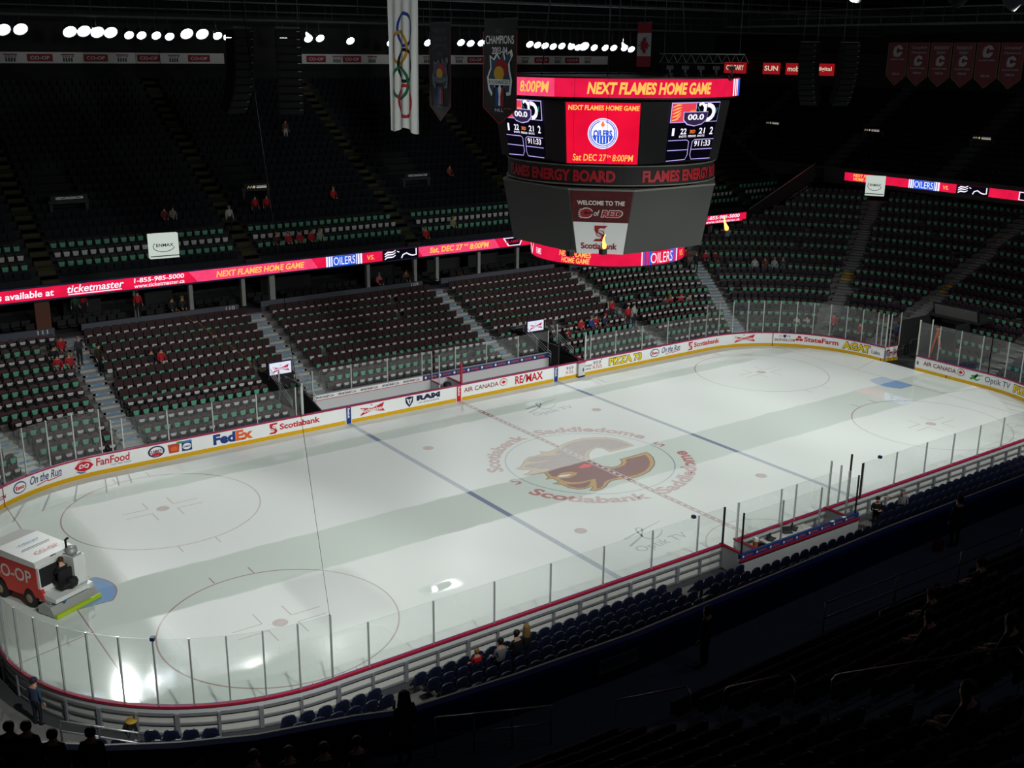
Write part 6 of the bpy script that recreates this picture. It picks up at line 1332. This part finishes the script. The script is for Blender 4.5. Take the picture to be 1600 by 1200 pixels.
# stair rails on the aisle
RAILM = mat('rail_steel', (.30, .30, .29), .3, .7)
for n_, (y0, y1) in enumerate(((-26.2, -28.5), (-29.4, -31.1), (-31.9, -35.2), (-36.2, -38.6))):
    zz = lambda y: 6.3 + .62 * (-26.6 - y); q = MB()
    q.tube([(-21.2, y0, zz(y0)), (-21.2, y0, zz(y0) + .85), (-21.2, y0 - .05, zz(y0) + .95), (-21.2, y0 - .16, zz(y0) + 1.05), (-21.2, y1 + .12, zz(y1) + 1.0), (-21.2, y1, zz(y1) + .9), (-21.2, y1, zz(y1))], .022, RAILM, 8); o = q.build('stair_rail'); tag(o, 'dark hooped rail on the near upper aisle, %s up from the parapet' % nth(n_ + 1), 'rail', 'hooped aisle rails')
q = MB()
for k in range(20):
    for h in (0, 1): q.box((-21.2, -26.6 - .85 * k - .2 + .42 * h, nz(k) + .01 - .26 * h - .13), (1.1, .42, .26), NUP)
o = q.build('stair_flight'); tag(o, 'dark aisle steps of the near upper bowl under the hooped rails', 'stairs')
# guard rails on the walkway
for n_, (pts, lab) in enumerate(((((-25.0, -24.5), (-22.6, -25.6)), 'beside the standing person with long hair'), (((-13.6, -26.0), (-4.5, -26.3)), 'along the walkway at right'), (((-13.2, -27.4), (-5, -27.6)), 'above the walkway rail at right'))):
    (x0, y0), (x1, y1) = pts; z = 6.05 if n_ < 2 else nz(0); q = MB(); e = empty('guard_rail', (x0, y0, z), label='dark steel guard rail ' + lab, cat='rail', group='guard rails of the near walkway'); d = Vector((x1 - x0, y1 - y0, 0))
    for h in (.55, 1.0): q.tube([(0, 0, h), (d.x, d.y, h)], .025, RAILM if n_ == 0 else mat('rail_dim', (.08, .08, .08), .4, .5), 6)
    q.build('rail', e)
    for t in (0, .33, .66, 1): q = MB(); q.tube([(d.x * t, d.y * t, 0), (d.x * t, d.y * t, 1.0)], .025, RAILM, 6); q.build('post', e)
ev = pi
person((-25.75, -24.45, 6.05), pi, 'stand', '0c0c0f', '0a0a0c', 'person with long dark hair in black coat standing at the near parapet, back to us', hair=0, style='long', sc=1.08)
person((-17.4, -25.3, 6.05), pi + .3, 'stand', '060608', '060608', 'dark figure standing on the near walkway in the middle', hair=0)
person((-5.6, -24.75, 6.05), pi - .3, 'stand', '0a0a0c', '0a0a0c', 'dark figure with red bag leaning on the near parapet at right', hair=0)
q = MB(); q.box((0, 0, .17), (.3, .2, .34), mat('bag_red', '6a1424', .7)); q.tube([(-.1, 0, .34), (-.08, 0, .5), (.08, 0, .5), (.1, 0, .34)], .012, BLACK, 5); o = q.build('bag'); o.location = (-6.25, -24.6, 6.06); o.location.z = 6.06; tag(o, 'red bag beside the dark figure at the right parapet', 'bag')
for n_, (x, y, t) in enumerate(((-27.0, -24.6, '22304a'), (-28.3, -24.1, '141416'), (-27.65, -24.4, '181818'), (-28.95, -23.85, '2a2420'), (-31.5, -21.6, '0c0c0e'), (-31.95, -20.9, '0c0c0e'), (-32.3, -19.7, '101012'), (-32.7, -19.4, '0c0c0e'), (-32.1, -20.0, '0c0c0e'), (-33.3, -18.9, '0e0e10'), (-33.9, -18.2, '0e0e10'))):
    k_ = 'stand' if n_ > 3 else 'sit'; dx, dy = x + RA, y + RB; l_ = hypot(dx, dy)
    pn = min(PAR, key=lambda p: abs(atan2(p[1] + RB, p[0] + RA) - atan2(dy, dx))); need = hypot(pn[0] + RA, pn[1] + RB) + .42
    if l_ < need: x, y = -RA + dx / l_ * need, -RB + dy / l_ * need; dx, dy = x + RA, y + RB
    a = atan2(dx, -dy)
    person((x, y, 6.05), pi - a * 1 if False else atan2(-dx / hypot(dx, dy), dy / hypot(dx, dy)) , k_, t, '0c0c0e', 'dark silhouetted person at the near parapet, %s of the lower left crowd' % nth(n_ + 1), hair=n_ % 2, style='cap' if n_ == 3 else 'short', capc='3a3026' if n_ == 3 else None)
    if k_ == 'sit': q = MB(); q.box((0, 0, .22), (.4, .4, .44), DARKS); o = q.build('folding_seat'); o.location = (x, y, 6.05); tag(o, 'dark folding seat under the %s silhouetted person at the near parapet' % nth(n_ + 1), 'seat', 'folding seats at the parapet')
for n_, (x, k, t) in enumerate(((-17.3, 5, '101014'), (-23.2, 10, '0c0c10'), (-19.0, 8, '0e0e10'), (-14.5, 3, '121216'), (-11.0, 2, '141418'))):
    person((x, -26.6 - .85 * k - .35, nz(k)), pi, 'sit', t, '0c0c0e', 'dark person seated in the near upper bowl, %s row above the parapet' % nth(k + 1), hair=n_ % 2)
# lower left corner: rail, stool, chairs
e = empty('guard_rail', (-30.15, -11.2, .42), label='pale three bar rail beside the corner seats, lower left', cat='rail', group='guard rails of the near walkway')
for h in (.5, .85, 1.2): q = MB(); q.tube([(0, 0, h), (1.75, -1.95, h)], .03, ALU, 6); q.build('rail', e)
for t in (0, .5, 1): q = MB(); q.tube([(1.75 * t, -1.95 * t, 0), (1.75 * t, -1.95 * t, 1.2)], .03, DGREY, 6); q.build('post', e)
e = empty('stool', (-27.95, -10.75, .06), label='small yellow seated stool behind the curved boards, lower left', cat='stool'); q = MB(); q.lathe([(.005, .5), (.19, .5), (.2, .46), (.005, .45)], mat('stool_yellow', 'b8963a', .6), 14); q.build('seat', e)
for a in (.8, 2.4, 3.9, 5.5): q = MB(); q.tube([(.12 * cos(a), .12 * sin(a), .46), (.2 * cos(a), .2 * sin(a), 0)], .014, BLACK, 5); q.build('leg', e)
# yellow cables over the seats to the tunnel screens
for n_, (x0, x1) in enumerate(((-13.2, -10.6), (8.6, 9.4))):
    q = MB(); P_ = []
    for j in range(13): t = j / 12; y = 26.0 - 8.6 * t; P_.append((x0 + (x1 - x0) * t, y, zbowl(0, y) + 1.12 if j < 12 else 3.0))
    q.tube(P_, .02, mat('cable_yellow', '8a7a2a', .6), 5); o = q.build('yellow_cable'); tag(o, 'yellow cable running down over the seats to the %s tunnel screen' % ('left', 'right')[n_], 'cable', 'yellow cables')
for m in list(bpy.data.meshes):
    if m.users == 0: bpy.data.meshes.remove(m)
